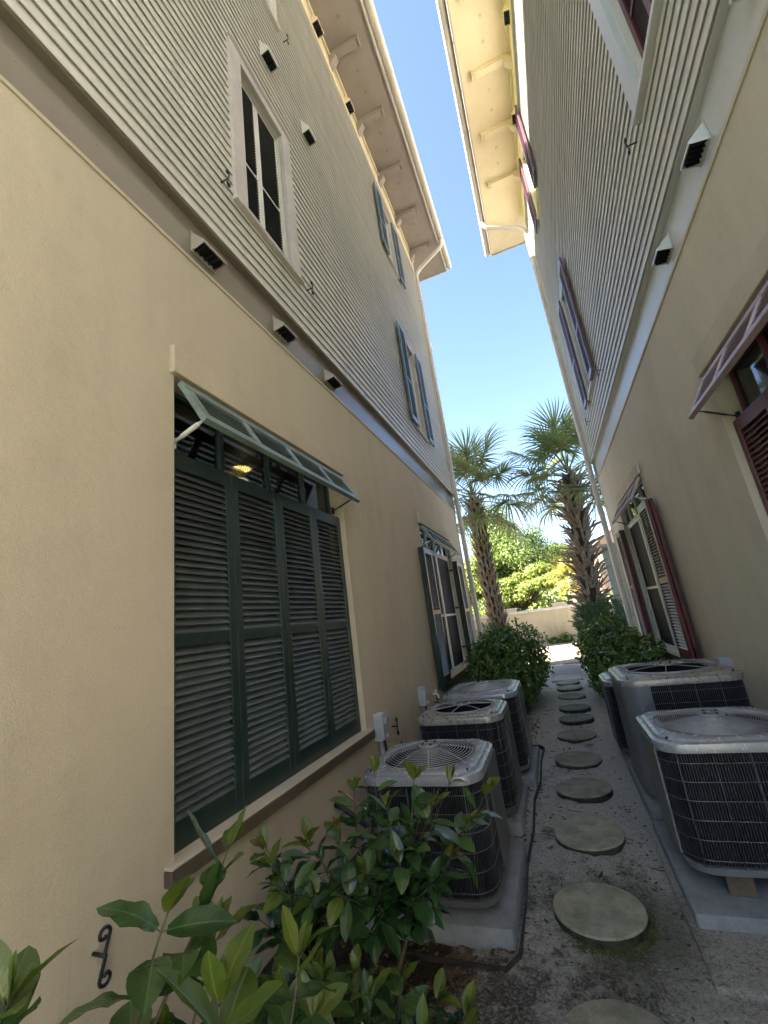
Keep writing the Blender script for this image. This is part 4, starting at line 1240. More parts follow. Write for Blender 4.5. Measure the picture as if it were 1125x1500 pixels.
    for k in range(nsp):
        a = 2 * math.pi * (k + 0.3) / nsp
        mb = MB()
        mb.tube([(q * math.cos(a), q * math.sin(a), zr(q) - 0.004) for q in [R0 * f for f in (0.18, 0.4, 0.6, 0.8, 0.95, 1.03)]], 0.0036, 5)
        part('guard_spoke', mb, M['fan_wire'], g, True)
    mb = MB()
    q = R0 * 0.25
    mb.loops([[(f * q * math.cos(2 * math.pi * i / 28), f * q * math.sin(2 * math.pi * i / 28), zr(0) + dz) for i in range(28)] for f, dz in ((1.0, -0.002), (1.0, 0.004), (0.94, 0.009), (0.4, 0.011), (0.05, 0.011))], False, True)
    part('guard_hub', mb, top_m, g, 'auto')
    for k in range(4):
        a = math.pi / 2 * k + 0.6
        mb = MB(); mb.tube([(q * 0.55 * math.cos(a), q * 0.55 * math.sin(a), zr(0) + 0.01), (q * 0.55 * math.cos(a), q * 0.55 * math.sin(a), zr(0) + 0.017)], 0.008, 6)
        part('hub_nut', mb, M['iron'], g)
    # insulated refrigerant lines and drain back to the house wall
    wx = (XL if panel_side > 0 else XR) - cx
    ex = -hx if panel_side > 0 else hx
    sgx = 1 if wx > ex else -1
    for k, (rr_, zz) in enumerate(((0.019, 0.20), (0.008, 0.26))):
        mb = MB(); yy = hy * 0.35 + k * 0.06
        mb.tube([(ex - sgx * 0.01, yy, z0 + zz), (ex + sgx * 0.05, yy, z0 + zz), (ex + (wx - ex) * 0.5, yy + 0.03, z0 + zz - 0.05), (ex + (wx - ex) * 0.9, yy + 0.02, z0 + zz + 0.06), (wx - sgx * 0.0, yy + 0.02, z0 + zz + 0.07)], rr_, 8)
        part('refrigerant_line', mb, M['rubber'] if k == 0 else M['copper'], None, True)
    return root

condenser('grey condenser nearest on the left, half hidden by the foreground shrub', -1.225, -0.545, 2.44, 3.10, 0.115, 0.712, 'rings', 1, M['ac_top'], M['ac_panel'])
condenser('taupe-lidded condenser with a sunken fan, middle of the left three', -1.21, -0.545, 3.51, 4.14, 0.095, 0.762, 'well', 1, M['ac_top_tan'], M['ac_panel'])
condenser('pale-lidded condenser farthest on the left, in front of the leafy shrub', -1.21, -0.505, 4.37, 5.18, 0.10, 0.768, 'fine', 1, M['ac_top'], M['ac_panel_r'])
condenser('slate grey condenser nearest on the right, cut by the photo edge', 0.345, 1.045, 2.735, 3.43, 0.17, 0.752, 'fine', -1, M['ac_top'], M['ac_panel_r'], True)
condenser('tall taupe-topped condenser with a dark open fan, second on the right', 0.345, 1.14, 3.79, 4.62, 0.10, 0.890, 'well', -1, M['ac_top_tan'], M['ac_panel_r'])
condenser('small dark condenser peeping out behind the tall taupe one', 0.300, 0.98, 4.80, 5.42, 0.10, 0.728, 'fine', -1, M['ac_top'], M['ac_panel'])

# ------------------------------------------------------------------ electrical disconnects
def disconnect(x, y, z, s, label, w=0.12, h=0.21, cable=None):
    root = thing('electrical_box', label, 'electrical box', (x, y, 0), 0, 'condenser disconnect boxes')
    MW = Matrix.Identity(4)
    X = lambda u: x + s * u
    def bx(name, u0, u1, y0, y1, z0, z1, m, par=None, bev=0.003):
        mb = MB(); mb.box(min(X(u0), X(u1)), max(X(u0), X(u1)), y0, y1, z0, z1)
        return link(name, mb.mesh(name, m), par or root, MW, bev)
    bx('enclosure', 0.0, 0.075, y - w / 2, y + w / 2, z, z + h, M['grey_metal'])
    c = bx('cover', 0.0755, 0.092, y - w / 2 - 0.004, y + w / 2 + 0.004, z + 0.012, z + h + 0.006, M['grey_metal'])
    bx('handle', 0.0925, 0.112, y - w * 0.3, y + w * 0.3, z + h * 0.62, z + h * 0.84, M['grey_metal'], c)
    bx('latch', 0.0925, 0.102, y - w * 0.15, y + w * 0.1, z + 0.02, z + 0.045, M['white_frame'], c, 0.002)
    mb = MB(); mb.tube([(X(0.035), y - 0.01, z + 0.002), (X(0.035), y - 0.01, -0.02)], 0.017, 10)
    link('conduit', mb.mesh('conduit', M['pvc'], 'auto'), root, MW)
    mb = MB()
    cab = [(X(0.045), y + 0.035, z + 0.005), (X(0.05), y + 0.05, z - 0.10), (X(0.07), y + 0.10, z - 0.26), (X(0.16), y + 0.13, z - 0.36), (X(0.30), y + 0.08, z - 0.33)]
    mb.tube(cab, 0.011, 8)
    link('whip_cable', mb.mesh('whip', M['rubber'], True), root, MW)
disconnect(XL, 3.74, 0.565, 1, 'grey disconnect box on the tan wall beside the big green-shuttered window')
disconnect(XL, 5.06, 0.575, 1, 'grey disconnect box on the tan wall above the middle left condenser', 0.10, 0.20)
disconnect(XR, 5.02, 0.62, -1, 'grey disconnect box on the right wall behind the tall condenser', 0.12, 0.20)
mb = MB(); mb.tube([(XL, 5.62, 0.60), (XL + 0.05, 5.62, 0.60), (XL + 0.07, 5.62, 0.585), (XL + 0.07, 5.62, 0.55)], 0.012, 8)
mb.tube([(XL + 0.045, 5.62, 0.59), (XL + 0.045, 5.62, 0.635)], 0.008, 8); mb.tube([(XL + 0.045, 5.60, 0.637), (XL + 0.045, 5.64, 0.637)], 0.014, 8)
tag(link('hose_bib', mb.mesh('hose_bib', M['white_frame'], 'auto')), 'small pale hose tap on the tan wall near the far green shutter', 'hose tap')

# ------------------------------------------------------------------ viburnum shrubs in front
def leaf_mesh(name, L_, wid, curl, fold, m, wav=0.0, thick=0.0):
    ns = 9; vs = []; fs = []
    for i in range(ns + 1):
        t = i / ns
        w = wid * (math.sin(math.pi * min(1, t * 0.93 + 0.05)) ** 0.75) * (1 - 0.15 * t)
        if i == ns: w = 0.0006
        yy = L_ * t * (1 - 0.08 * abs(curl) * t); zz = -curl * L_ * t * t * 0.55
        for k, sx in enumerate((-1, -0.5, 0, 0.5, 1)):
            e = abs(sx)
            vs.append((sx * w, yy, zz + fold * w * e ** 1.3 + wav * w * e * math.sin(t * 15 + sx * 2)))
    for i in range(ns):
        for k in range(4):
            a = i * 5 + k
            fs.append((a, a + 1, a + 6, a + 5))
    mb = MB(); mb.add(vs, fs)
    return mb.mesh(name, m, True, False)

LV = {}
for key, mm in (('o', 'leaf'), ('y', 'leaf_young'), ('b', 'leaf_bronze')):
    LV[key] = [leaf_mesh('leaf', 1.0, w_, c_, f_, M[mm], v_) for (w_, c_, f_, v_) in ((0.27, 0.35, 0.22, 0.06), (0.29, 0.65, 0.16, 0.12), (0.24, 0.15, 0.32, 0.05), (0.28, 0.95, 0.2, 0.09), (0.25, 0.5, 0.10, 0.16), (0.23, -0.25, 0.25, 0.10))]

def orient(d, up_hint):
    d = d.normalized()
    x = d.cross(up_hint)
    if x.length < 1e-4: x = d.orthogonal()
    x.normalize(); z = x.cross(d)
    return Matrix(((x.x, d.x, z.x), (x.y, d.y, z.y), (x.z, d.z, z.z))).to_4x4()

class Shrub:
    def __init__(self, label, base, seed, group='viburnum shoots in the left foreground'):
        self.root = thing('viburnum_shrub', label, 'shrub', base, 0, group)
        self.rnd = random.Random(seed); self.n = 0; self.st = MB(); self.over = []
    def leaf(self, p, d, L_, age='o', roll=0.0):
        r = self.rnd
        m = orient(d, Vector((r.uniform(-.25, .25), r.uniform(-.25, .25), 1))) @ Matrix.Rotation(roll + r.uniform(-0.35, 0.35), 4, 'Y')
        mw = Matrix.Translation(p) @ m @ Matrix.Diagonal((L_ * r.uniform(0.85, 1.15), L_, L_, 1))
        me = r.choice(LV[age])
        if self.n < 298:
            link('leaf', me, self.root, mw); self.n += 1
        else:
            self.over.append((me, mw))
    def shoot(self, pts, n_pairs, L_, start=0.25, young=2, r0=0.006, spread=62, bronze=True):
        r = self.rnd
        P_ = [Vector(p) for p in pts]
        # smooth the polyline
        Q = []
        for i in range(len(P_) - 1):
            for k in range(5):
                t = k / 5
                a = P_[max(0, i - 1)]; b = P_[i]; c = P_[i + 1]; d = P_[min(len(P_) - 1, i + 2)]
                Q.append(0.5 * ((2 * b) + (c - a) * t + (2 * a - 5 * b + 4 * c - d) * t * t + (3 * b - 3 * c + d - a) * t ** 3))
        Q.append(P_[-1])
        self.st.tube(Q, [r0 * (1 - 0.7 * i / (len(Q) - 1)) for i in range(len(Q))], 6)
        N = len(Q) - 1
        ang = r.uniform(0, 3.14)
        for k in range(n_pairs):
            f = start + (1 - start) * (k + 0.5) / n_pairs
            i = min(N - 1, int(f * N)); p = Q[i].lerp(Q[i + 1], f * N - i)
            t = (Q[i + 1] - Q[i]).normalized()
            u = t.orthogonal().normalized(); w_ = t.cross(u)
            ang += 1.57 + r.uniform(-0.3, 0.3)
            fromtip = n_pairs - 1 - k
            age = 'o'
            if fromtip < young: age = 'y'
            sp_ = rad(spread + r.uniform(-14, 14)) if fromtip > 0 else rad(34)
            ll = L_ * r.uniform(0.8, 1.15) * (0.75 if fromtip == 0 else 1.0)
            for sgn in (0, math.pi):
                rad_d = u * math.cos(ang + sgn) + w_ * math.sin(ang + sgn)
                d = t * math.cos(sp_) + rad_d * math.sin(sp_)
                if age == 'o': d = d + Vector((0, 0, -0.12 * r.random()))
                if r.random() < 0.07: continue
                self.leaf(p + d * 0.012, d, ll, age)
                self.st.tube([p, p + d * 0.016], 0.0018, 4)
        t = (Q[-1] - Q[-2]).normalized()
        for k in range(3):
            d = t + Vector((r.uniform(-.35, .35), r.uniform(-.35, .35), r.uniform(-.1, .3)))
            self.leaf(Q[-1], d, L_ * r.uniform(0.35, 0.55), 'b' if (bronze and r.random() < 0.3) else 'y')
    def done(self):
        link('stems', self.st.mesh('stems', M['twig'], True), self.root)
        if self.over:
            mb = MB(); byo = []
            for me, mw in self.over:
                sc = mw
                mb.add([tuple(sc @ v.co) for v in me.vertices], [list(f.vertices) for f in me.polygons])
            o = link('leaf_mass', mb.mesh('leaf_mass', M['leaf'], True, False), self.root); o['kind'] = 'stuff'

# tall single shoot in front of the window sill
A = Shrub('tall large-leaved shoot in front of the brown window sill, bronze leaf at its tip', (-1.02, 0.66, 0), 11)
A.shoot([(-1.02, 0.66, 0.0), (-0.98, 0.70, 0.40), (-0.93, 0.77, 0.70), (-0.905, 0.85, 0.84), (-0.905, 0.95, 0.92), (-0.905, 1.035, 1.01)], 6, 0.150, 0.62, 1, 0.007, 72)
A.shoot([(-0.99, 0.68, 0.3), (-0.96, 0.66, 0.6), (-0.93, 0.62, 0.80)], 5, 0.135, 0.3, 1, 0.0055)
A.shoot([(-0.99, 0.68, 0.2), (-1.02, 0.82, 0.45), (-1.04, 0.95, 0.62)], 5, 0.135, 0.3, 1, 0.0055)
A.shoot([(-0.99, 0.68, 0.2), (-0.96, 0.86, 0.48), (-0.93, 0.98, 0.66)], 5, 0.135, 0.3, 1, 0.0055)
A.shoot([(-0.99, 0.68, 0.2), (-0.95, 0.74, 0.6), (-0.915, 0.80, 0.88), (-0.905, 0.84, 0.97)], 5, 0.155, 0.45, 1, 0.006, 70)
A.shoot([(-0.99, 0.68, 0.2), (-0.99, 0.92, 0.55), (-0.98, 1.06, 0.80)], 5, 0.150, 0.35, 1, 0.006, 68)
A.done()
C_ = Shrub('shoot with narrow upright leaves at the bottom left corner by the wall', (-0.95, 0.40, 0), 12)
C_.shoot([(-0.95, 0.40, 0.0), (-0.88, 0.42, 0.6), (-0.835, 0.46, 0.93), (-0.823, 0.49, 1.06)], 5, 0.125, 0.72, 2, 0.006, 50, False)
C_.shoot([(-0.93, 0.40, 0.3), (-0.86, 0.50, 0.72), (-0.84, 0.56, 0.90)], 4, 0.12, 0.45, 1, 0.005, 60)
C_.done()
D_ = Shrub('bright green broad-leaved clump at the bottom edge left of centre', (-0.80, 0.72, 0), 13)
for pts, n_, L_, st, yg in (
    ([(-0.80, 0.72, 0.0), (-0.75, 0.74, 0.45), (-0.72, 0.75, 0.72), (-0.70, 0.765, 0.90)], 6, 0.140, 0.50, 3),
    ([(-0.80, 0.72, 0.2), (-0.72, 0.85, 0.5), (-0.69, 0.95, 0.72), (-0.69, 1.0, 0.82)], 6, 0.130, 0.4, 2),
    ([(-0.80, 0.72, 0.2), (-0.83, 0.60, 0.6), (-0.80, 0.60, 0.84)], 5, 0.135, 0.4, 0),
    ([(-0.80, 0.72, 0.1), (-0.90, 0.95, 0.35), (-0.93, 1.12, 0.58)], 6, 0.125, 0.3, 1),
    ([(-0.78, 0.75, 0.1), (-0.66, 0.95, 0.35), (-0.60, 1.12, 0.54)], 7, 0.115, 0.3, 1),
    ([(-0.78, 0.75, 0.1), (-0.76, 1.0, 0.40), (-0.76, 1.15, 0.60)], 7, 0.120, 0.3, 1),
    ([(-0.78, 0.75, 0.1), (-0.62, 0.80, 0.45), (-0.57, 0.86, 0.66)], 6, 0.120, 0.3, 1)):
    D_.shoot(pts, n_, L_, st, yg, 0.0055, 60, False)
D_.done()
B_ = Shrub('bushy dark green shrub in front of the nearest left condenser', (-0.98, 1.85, 0), 14)
r_ = random.Random(5)
tips = [(-1.24, 1.60, 0.73), (-1.05, 1.60, 0.75), (-1.14, 1.55, 0.62), (-0.92, 1.60, 0.60), (-1.46, 1.88, 0.62), (-1.36, 1.80, 0.58), (-1.22, 1.90, 0.64), (-1.28, 1.75, 0.52), (-0.95, 1.85, 0.86), (-1.02, 1.80, 0.72), (-0.86, 1.88, 0.92), (-0.80, 1.82, 0.80), (-0.69, 1.90, 0.885),
        (-0.60, 1.86, 0.80), (-0.54, 1.94, 0.86), (-0.395, 1.92, 0.82), (-0.48, 1.90, 0.72), (-0.74, 1.75, 0.66), (-0.88, 1.72, 0.62), (-0.56, 1.85, 0.62), (-1.08, 1.70, 0.54), (-1.2, 1.62, 0.46),
        (-0.68, 1.90, 0.74), (-0.64, 1.82, 0.54), (-0.78, 1.90, 0.70), (-0.90, 1.85, 0.74), (-0.72, 1.80, 0.50), (-0.95, 1.78, 0.48), (-1.12, 1.82, 0.60), (-1.36, 1.70, 0.44), (-0.84, 1.66, 0.46)]
forks = [Vector((-1.20, 1.84, 0.22)), Vector((-1.0, 1.82, 0.34)), Vector((-0.88, 1.84, 0.40)), Vector((-0.78, 1.86, 0.36))]
B_.st.tube([(-1.0, 1.85, -0.02), (-1.0, 1.84, 0.2), forks[1]], [0.014, 0.012, 0.009], 8)
B_.st.tube([(-1.0, 1.86, -0.02), (-0.95, 1.85, 0.22), forks[2]], [0.013, 0.011, 0.008], 8)
B_.st.tube([(-1.0, 1.85, 0.0), (-1.12, 1.84, 0.12), forks[0]], [0.012, 0.010, 0.007], 8)
B_.st.tube([(-0.98, 1.85, 0.0), (-0.86, 1.86, 0.18), forks[3]], [0.012, 0.010, 0.007], 8)
for t in tips:
    tv = Vector(t)
    b = min(forks, key=lambda f: (f - tv).length + abs(f.x - tv.x))
    m1 = b.lerp(tv, 0.5) + Vector((r_.uniform(-.03, .03), r_.uniform(-.03, .03), 0.02))
    B_.shoot([b, m1, tv], 6, 0.112, 0.12, 1, 0.0042, 62)
B_.done()
E_ = Shrub('low dark leafy shrub at the bottom edge below the nearest left condenser pad', (-0.78, 1.50, 0), 15)
for t in [(-0.62, 1.66, 0.30), (-0.52, 1.62, 0.30), (-0.70, 1.58, 0.40), (-0.86, 1.55, 0.42), (-0.98, 1.50, 0.44), (-0.74, 1.42, 0.46), (-0.60, 1.45, 0.36), (-0.88, 1.38, 0.50), (-1.05, 1.40, 0.46), (-0.50, 1.50, 0.22), (-0.66, 1.30, 0.40), (-1.16, 1.5, 0.36), (-0.93, 1.25, 0.52), (-0.56, 1.75, 0.16), (-0.80, 1.70, 0.24),
          (-1.0, 1.62, 0.34), (-1.18, 1.35, 0.50), (-0.80, 1.28, 0.44), (-0.95, 1.72, 0.22), (-0.55, 1.38, 0.28), (-1.3, 1.55, 0.34)]:
    tv = Vector(t)
    b = Vector((-0.84 + 0.5 * (t[0] + 0.84) + r_.uniform(-.04, .04), 1.50 + 0.4 * (t[1] - 1.5), 0.0))
    E_.shoot([b, b.lerp(tv, 0.5) + Vector((0, 0, 0.04)), tv], 5, 0.105, 0.30, 1, 0.004, 60, False)
E_.done()

# ------------------------------------------------------------------ foliage clouds (hedges, trees)
def cloud(name, m, parent, lobes, n, lw, ll, seed, inner=0.55, flat=0.0, mw=None, updir=0.3):
    """leaf faces spread through the outer volume of overlapping lobes ((cx,cy,cz),(rx,ry,rz))"""
    rs = np.random.RandomState(seed)
    L = np.array([[*c, *r] for c, r in lobes], float)
    vol = (L[:, 3] * L[:, 4] * L[:, 5]) ** (2 / 3)
    idx = rs.choice(len(L), n, p=vol / vol.sum())
    d = rs.normal(size=(n, 3)); d /= np.linalg.norm(d, axis=1)[:, None]
    q = inner + (1 - inner) * rs.rand(n) ** 0.6
    # bumpy surface
    bmp = 1 + 0.12 * np.sin(d[:, 0] * 7 + idx) * np.sin(d[:, 1] * 6 + 2 * idx) + 0.08 * np.sin(d[:, 2] * 13 + d[:, 0] * 9)
    P_ = L[idx, :3] + d * L[idx, 3:] * (q * bmp)[:, None]
    nrm = d + rs.normal(size=(n, 3)) * 0.75 + np.array([0, 0, updir]); nrm /= np.linalg.norm(nrm, axis=1)[:, None]
    t = np.cross(nrm, rs.normal(size=(n, 3))); t /= np.linalg.norm(t, axis=1)[:, None]
    s = np.cross(nrm, t)
    k = rs.uniform(0.7, 1.3, n)[:, None]
    a = P_ - t * ll * k; b = P_ + s * lw * k + nrm * lw * 0.25; c = P_ + t * ll * k - nrm * ll * 0.2; e = P_ - s * lw * k + nrm * lw * 0.25
    V = np.stack([a, b, c, e], 1).reshape(-1, 3)
    me = bpy.data.meshes.new(name)
    me.vertices.add(len(V)); me.vertices.foreach_set('co', V.ravel())
    me.loops.add(n * 4); me.loops.foreach_set('vertex_index', np.arange(n * 4))
    me.polygons.add(n); me.polygons.foreach_set('loop_start', np.arange(0, n * 4, 4)); me.polygons.foreach_set('loop_total', np.full(n, 4))
    me.materials.append(m); me.update(calc_edges=True); me.validate()
    return link(name, me, parent, mw)

def twigs(parent, base, lobes, seed, r0=0.02, n=14, m=None):
    rr = random.Random(seed); mb = MB(); b = Vector(base)
    for i in range(n):
        c, r = lobes[i % len(lobes)]
        e = Vector((c[0] + rr.uniform(-.7, .7) * r[0], c[1] + rr.uniform(-.7, .7) * r[1], c[2] + rr.uniform(-.3, .8) * r[2]))
        mid = b.lerp(e, 0.5) + Vector((rr.uniform(-.1, .1), rr.uniform(-.1, .1), 0.1)) * (e - b).length
        mb.tube([b + Vector((rr.uniform(-1, 1), rr.uniform(-1, 1), 0)) * r0 * 2, mid, e], [r0, r0 * 0.6, r0 * 0.2], 5)
    return link('stems', mb.mesh('stems', m or M['bark'], True), parent)

def bush(label, cat, base, lobes, n, lw, ll, m, seed, inner=0.6, name='garden_shrub', group=None):
    root = thing(name, label, cat, base, 0, group)
    cloud('foliage', m, root, lobes, n, lw, ll, seed, inner)
    twigs(root, base, lobes, seed, 0.016, 16)
    return root
bush('rounded glossy shrub left of the path behind the farthest left condenser', 'shrub', (-0.92, 7.9, 0),
     [((-0.95, 7.5, 0.62), (0.62, 0.62, 0.58)), ((-0.72, 8.1, 0.72), (0.50, 0.60, 0.56)), ((-0.72, 7.35, 0.40), (0.34, 0.42, 0.32)), ((-1.15, 8.2, 0.68), (0.42, 0.6, 0.50)), ((-0.62, 8.6, 0.50), (0.34, 0.42, 0.42)), ((-0.85, 6.95, 0.42), (0.42, 0.4, 0.36))],
     9500, 0.017, 0.040, M['hedge'], 21)
bush('rounded glossy shrub right of the path below the maroon-shuttered window', 'shrub', (0.82, 7.6, 0),
     [((0.85, 7.3, 0.50), (0.52, 0.60, 0.50)), ((0.72, 8.1, 0.62), (0.48, 0.55, 0.56)), ((1.0, 6.7, 0.40), (0.36, 0.5, 0.36)), ((0.62, 8.8, 0.60), (0.40, 0.5, 0.55)), ((0.55, 7.5, 0.32), (0.3, 0.4, 0.28))],
     8500, 0.017, 0.040, M['hedge'], 22)
bush('small clipped shrub at the foot of the left palm beside the downspout', 'shrub', (-1.45, 10.7, 0),
     [((-1.5, 10.6, 0.75), (0.38, 0.42, 0.58)), ((-1.3, 10.9, 0.7), (0.3, 0.4, 0.5))], 5000, 0.008, 0.035, M['hedge_fine'], 23, 0.6, 'clipped_shrub')
bush('boxy fine-leaved dark hedge at the foot of the right palm', 'hedge', (0.90, 10.6, 0),
     [((0.70, 10.3, 1.08), (0.38, 0.40, 0.36)), ((1.10, 10.4, 1.12), (0.36, 0.42, 0.38)), ((0.72, 10.9, 1.05), (0.36, 0.4, 0.38)), ((1.10, 10.9, 1.1), (0.36, 0.4, 0.38)), ((0.72, 10.4, 0.55), (0.38, 0.45, 0.5)), ((1.12, 10.4, 0.55), (0.36, 0.45, 0.5))],
     15000, 0.006, 0.036, M['hedge_fine'], 24, 0.7, 'clipped_hedge')

# ------------------------------------------------------------------ palms
def frond_mesh(name, seed, m, L_=0.95, nl=34, droop=0.5, span=285):
    """costapalmate fan: origin at the petiole foot, petiole along +y, fan at its end"""
    rr = random.Random(seed); mb = MB()
    pet = 0.85
    for k in range(nl):
        f = (k + 0.5) / nl
        a = rad(-span / 2 + span * f + rr.uniform(-3, 3))
        ln = L_ * (0.72 + 0.28 * math.cos(a * 0.5)) * rr.uniform(0.88, 1.08)
        w = 0.020
        dirv = Vector((math.sin(a), math.cos(a), 0))
        sd = Vector((dirv.y, -dirv.x, 0))
        o = Vector((0, pet + 0.22 * max(0, math.cos(a)), -0.04 * math.cos(a)))
        vs = []; ns = 6
        tw = rr.uniform(-0.4, 0.4)
        for i in range(ns + 1):
            t = i / ns
            p = o + dirv * ln * t * (1 - 0.18 * t * t)
            z = 0.10 * math.sin(t * 2.2) * (1 - 0.5 * abs(math.sin(a))) - droop * ln * (t ** 2.4) * (0.75 + rr.random() * 0.25)
            ww = w * (1 - 0.15 * t) if t < 0.55 else w * (1 - (t - 0.55) / 0.45) * 0.92 + 0.001
            c = p + Vector((0, 0, z))
            nv = Vector((0, 0, 1)) * tw * ww
            vs.append(tuple(c - sd * ww + nv)); vs.append(tuple(c + Vector((0, 0, -0.35 * ww)))); vs.append(tuple(c + sd * ww - nv))
        fs = []
        for i in range(ns):
            fs += [(i * 3, i * 3 + 1, i * 3 + 4, i * 3 + 3), (i * 3 + 1, i * 3 + 2, i * 3 + 5, i * 3 + 4)]
        mb.add(vs, fs)
    me = mb.mesh(name, m, True, False)
    return me
FR = [frond_mesh('frond', s, M['frond'], 0.95, 34, d) for s, d in ((1, 0.35), (2, 0.55), (3, 0.75), (4, 0.45))]
pmb = MB(); pmb.tube([(0, -0.05, 0), (0, 0.4, 0.02), (0, 0.9, 0.0), (0, 1.10, -0.05)], [0.022, 0.014, 0.011, 0.004], 5)
PET = pmb.mesh('petiole', M['petiole'], True)

def boot_mesh(m, seed):
    rr = random.Random(seed); mb = MB()
    # forked old leaf base: two straps leaving one foot, bending outwards (+x is outwards, z up)
    for sg in (-1, 1):
        vs = []
        for i in range(5):
            t = i / 4
            out = 0.010 + 0.085 * t ** 1.8
            lat = sg * (0.015 + 0.085 * t)
            zz = 0.30 * t
            w = 0.036 * (1 - 0.45 * t); th = 0.016 * (1 - 0.5 * t)
            vs += [(out, lat - w, zz), (out + th, lat, zz + 0.004), (out, lat + w, zz), (out - th * 1.6, lat, zz)]
        fs = []
        for i in range(4):
            for j in range(4):
                j2 = (j + 1) % 4
                fs.append((i * 4 + j, i * 4 + j2, (i + 1) * 4 + j2, (i + 1) * 4 + j))
        fs += [(0, 1, 2, 3), (16, 17, 18, 19)]
        mb.add(vs, fs)
    return mb.mesh('boot', m)
BT = [boot_mesh(M['boot'], 1), boot_mesh(M['boot_grey'], 2)]

def palm(label, base, top, r, seed, nf=26, rough=0.0, boots=190, flare=0.0):
    rr = random.Random(seed)
    root = thing('cabbage_palm', label, 'palm tree', base, 0, 'cabbage palms at the end of the alley')
    b, t = Vector(base), Vector(top)
    mid = b.lerp(t, 0.5) + Vector((rr.uniform(-.05, .05), 0, 0))
    def at(f):
        return b.lerp(mid, f * 2) if f < 0.5 else mid.lerp(t, f * 2 - 1)
    mb = MB(); mb.tube([at(i / 12) for i in range(13)], [r * (1.06 - 0.1 * i / 12) for i in range(13)], 14)
    link('trunk', mb.mesh('trunk', M['palm_core'], True), root)
    per = 6
    n = boots
    H_ = (t - b).length
    for i in range(n):
        f = 0.02 + 0.96 * i / n
        p = at(f)
        row = i // per
        a = 2 * math.pi * (i % per + (0.5 if row % 2 else 0)) / per + rr.uniform(-0.12, 0.12) * (1 + rough * 3)
        sc = 1.0 + rough * rr.uniform(-0.1, 0.7)
        tilt = rad(4 + rough * rr.uniform(-4, 46) + 18 * max(0, f - 0.85) / 0.15)
        mw = Matrix.Translation(p + Vector((math.cos(a), math.sin(a), 0)) * (r * 0.93)) @ Matrix.Rotation(a, 4, 'Z') @ Matrix.Rotation(tilt, 4, 'Y') @ Matrix.Diagonal((sc, 1.0 + 0.2 * rough, sc, 1))
        link('boot', BT[0 if rr.random() < (0.75 if not rough else 0.35) else 1], root, mw)
    # crown
    for i in range(nf):
        a = 2.399963 * i + rr.uniform(-.2, .2)
        f = i / (nf - 1)                 # 0 = oldest, hanging; 1 = spear
        el = rad(-38 + 118 * f + rr.uniform(-7, 7))
        d = Vector((math.cos(a) * math.cos(el), math.sin(a) * math.cos(el), math.sin(el)))
        sc = rr.uniform(0.85, 1.12)
        mw = Matrix.Translation(t + Vector((0, 0, -0.15 + 0.35 * f)) + d * 0.08) @ orient(d, Vector((0, 0, 1))) @ Matrix.Rotation(rr.uniform(-0.5, 0.5), 4, 'Y') @ Matrix.Diagonal((sc, sc, sc, 1))
        fo = link('frond', FR[rr.randrange(4)], root, mw)
        link('petiole', PET, fo, mw)
    return root
palm('slender cabbage palm with neat criss-cross trunk beyond the left corner', (-1.33, 11.5, 0), (-1.42, 11.5, 4.55), 0.165, 31, 24, 0.0, 200)
palm('shaggy leaning cabbage palm with ragged grey leaf bases beyond the right corner', (0.84, 12.0, 0), (1.12, 12.0, 4.75), 0.185, 33, 29, 1.15, 210)

# ------------------------------------------------------------------ beyond the alley: wall, plants, trees, house
gw = thing('garden_wall', 'low cream stucco wall with raised white-capped blocks at the end of the alley', 'wall', (0, 19.1, 0))
mb = MB(); mb.box(-9, 9, 19.0, 19.3, -0.05, 1.28); link('wall_body', mb.mesh('w', M['wall_cream']), gw)
for k in range(9):
    x0 = -9 + k * 2.0
    mb = MB(); mb.box(x0 + 0.005, x0 + 1.995, 18.95, 19.36, 1.28, 1.39); link('coping', mb.mesh('c', M['coping']), gw, None, 0.015)
for x in (-7.1, -5.3, -3.5, -1.75, 0.25, 2.1, 4.0, 6.2):
    mb = MB(); mb.box(x - 0.28, x + 0.28, 18.97, 19.33, 1.39, 1.50); o = link('raised_block', mb.mesh('c', M['wall_cream']), gw, None, 0.01)
    mb = MB(); mb.box(x - 0.31, x + 0.31, 18.94, 19.36, 1.50, 1.54); link('cap', mb.mesh('c', M['coping']), o, None, 0.008)
# dry grass stalks fanning in front of it
g = thing('dry_grass', 'fan of dry straw stalks against the cream garden wall', 'grass clump', (0.0, 18.7, 0))
rr = random.Random(9)
for i in range(44):
    a = rad(rr.uniform(-42, 42)); L0 = rr.uniform(0.6, 1.15)
    b = Vector((0.05 + rr.uniform(-.18, .18), 18.7 + rr.uniform(-.1, .1), 0))
    mb = MB(); mb.tube([b, b + Vector((math.sin(a) * L0 * 0.5, 0, L0 * 0.55)), b + Vector((math.sin(a) * L0 * 1.05, rr.uniform(-.1, .1), L0 * math.cos(a)))], [0.006, 0.005, 0.003], 4)
    link('stalk', mb.mesh('stalk', M['straw']), g)
cloud('foliage', M['hedge'], g, [((-0.25, 18.6, 0.12), (0.25, 0.15, 0.14)), ((0.22, 18.6, 0.16), (0.3, 0.15, 0.2))], 500, 0.03, 0.07, 41, 0.3)
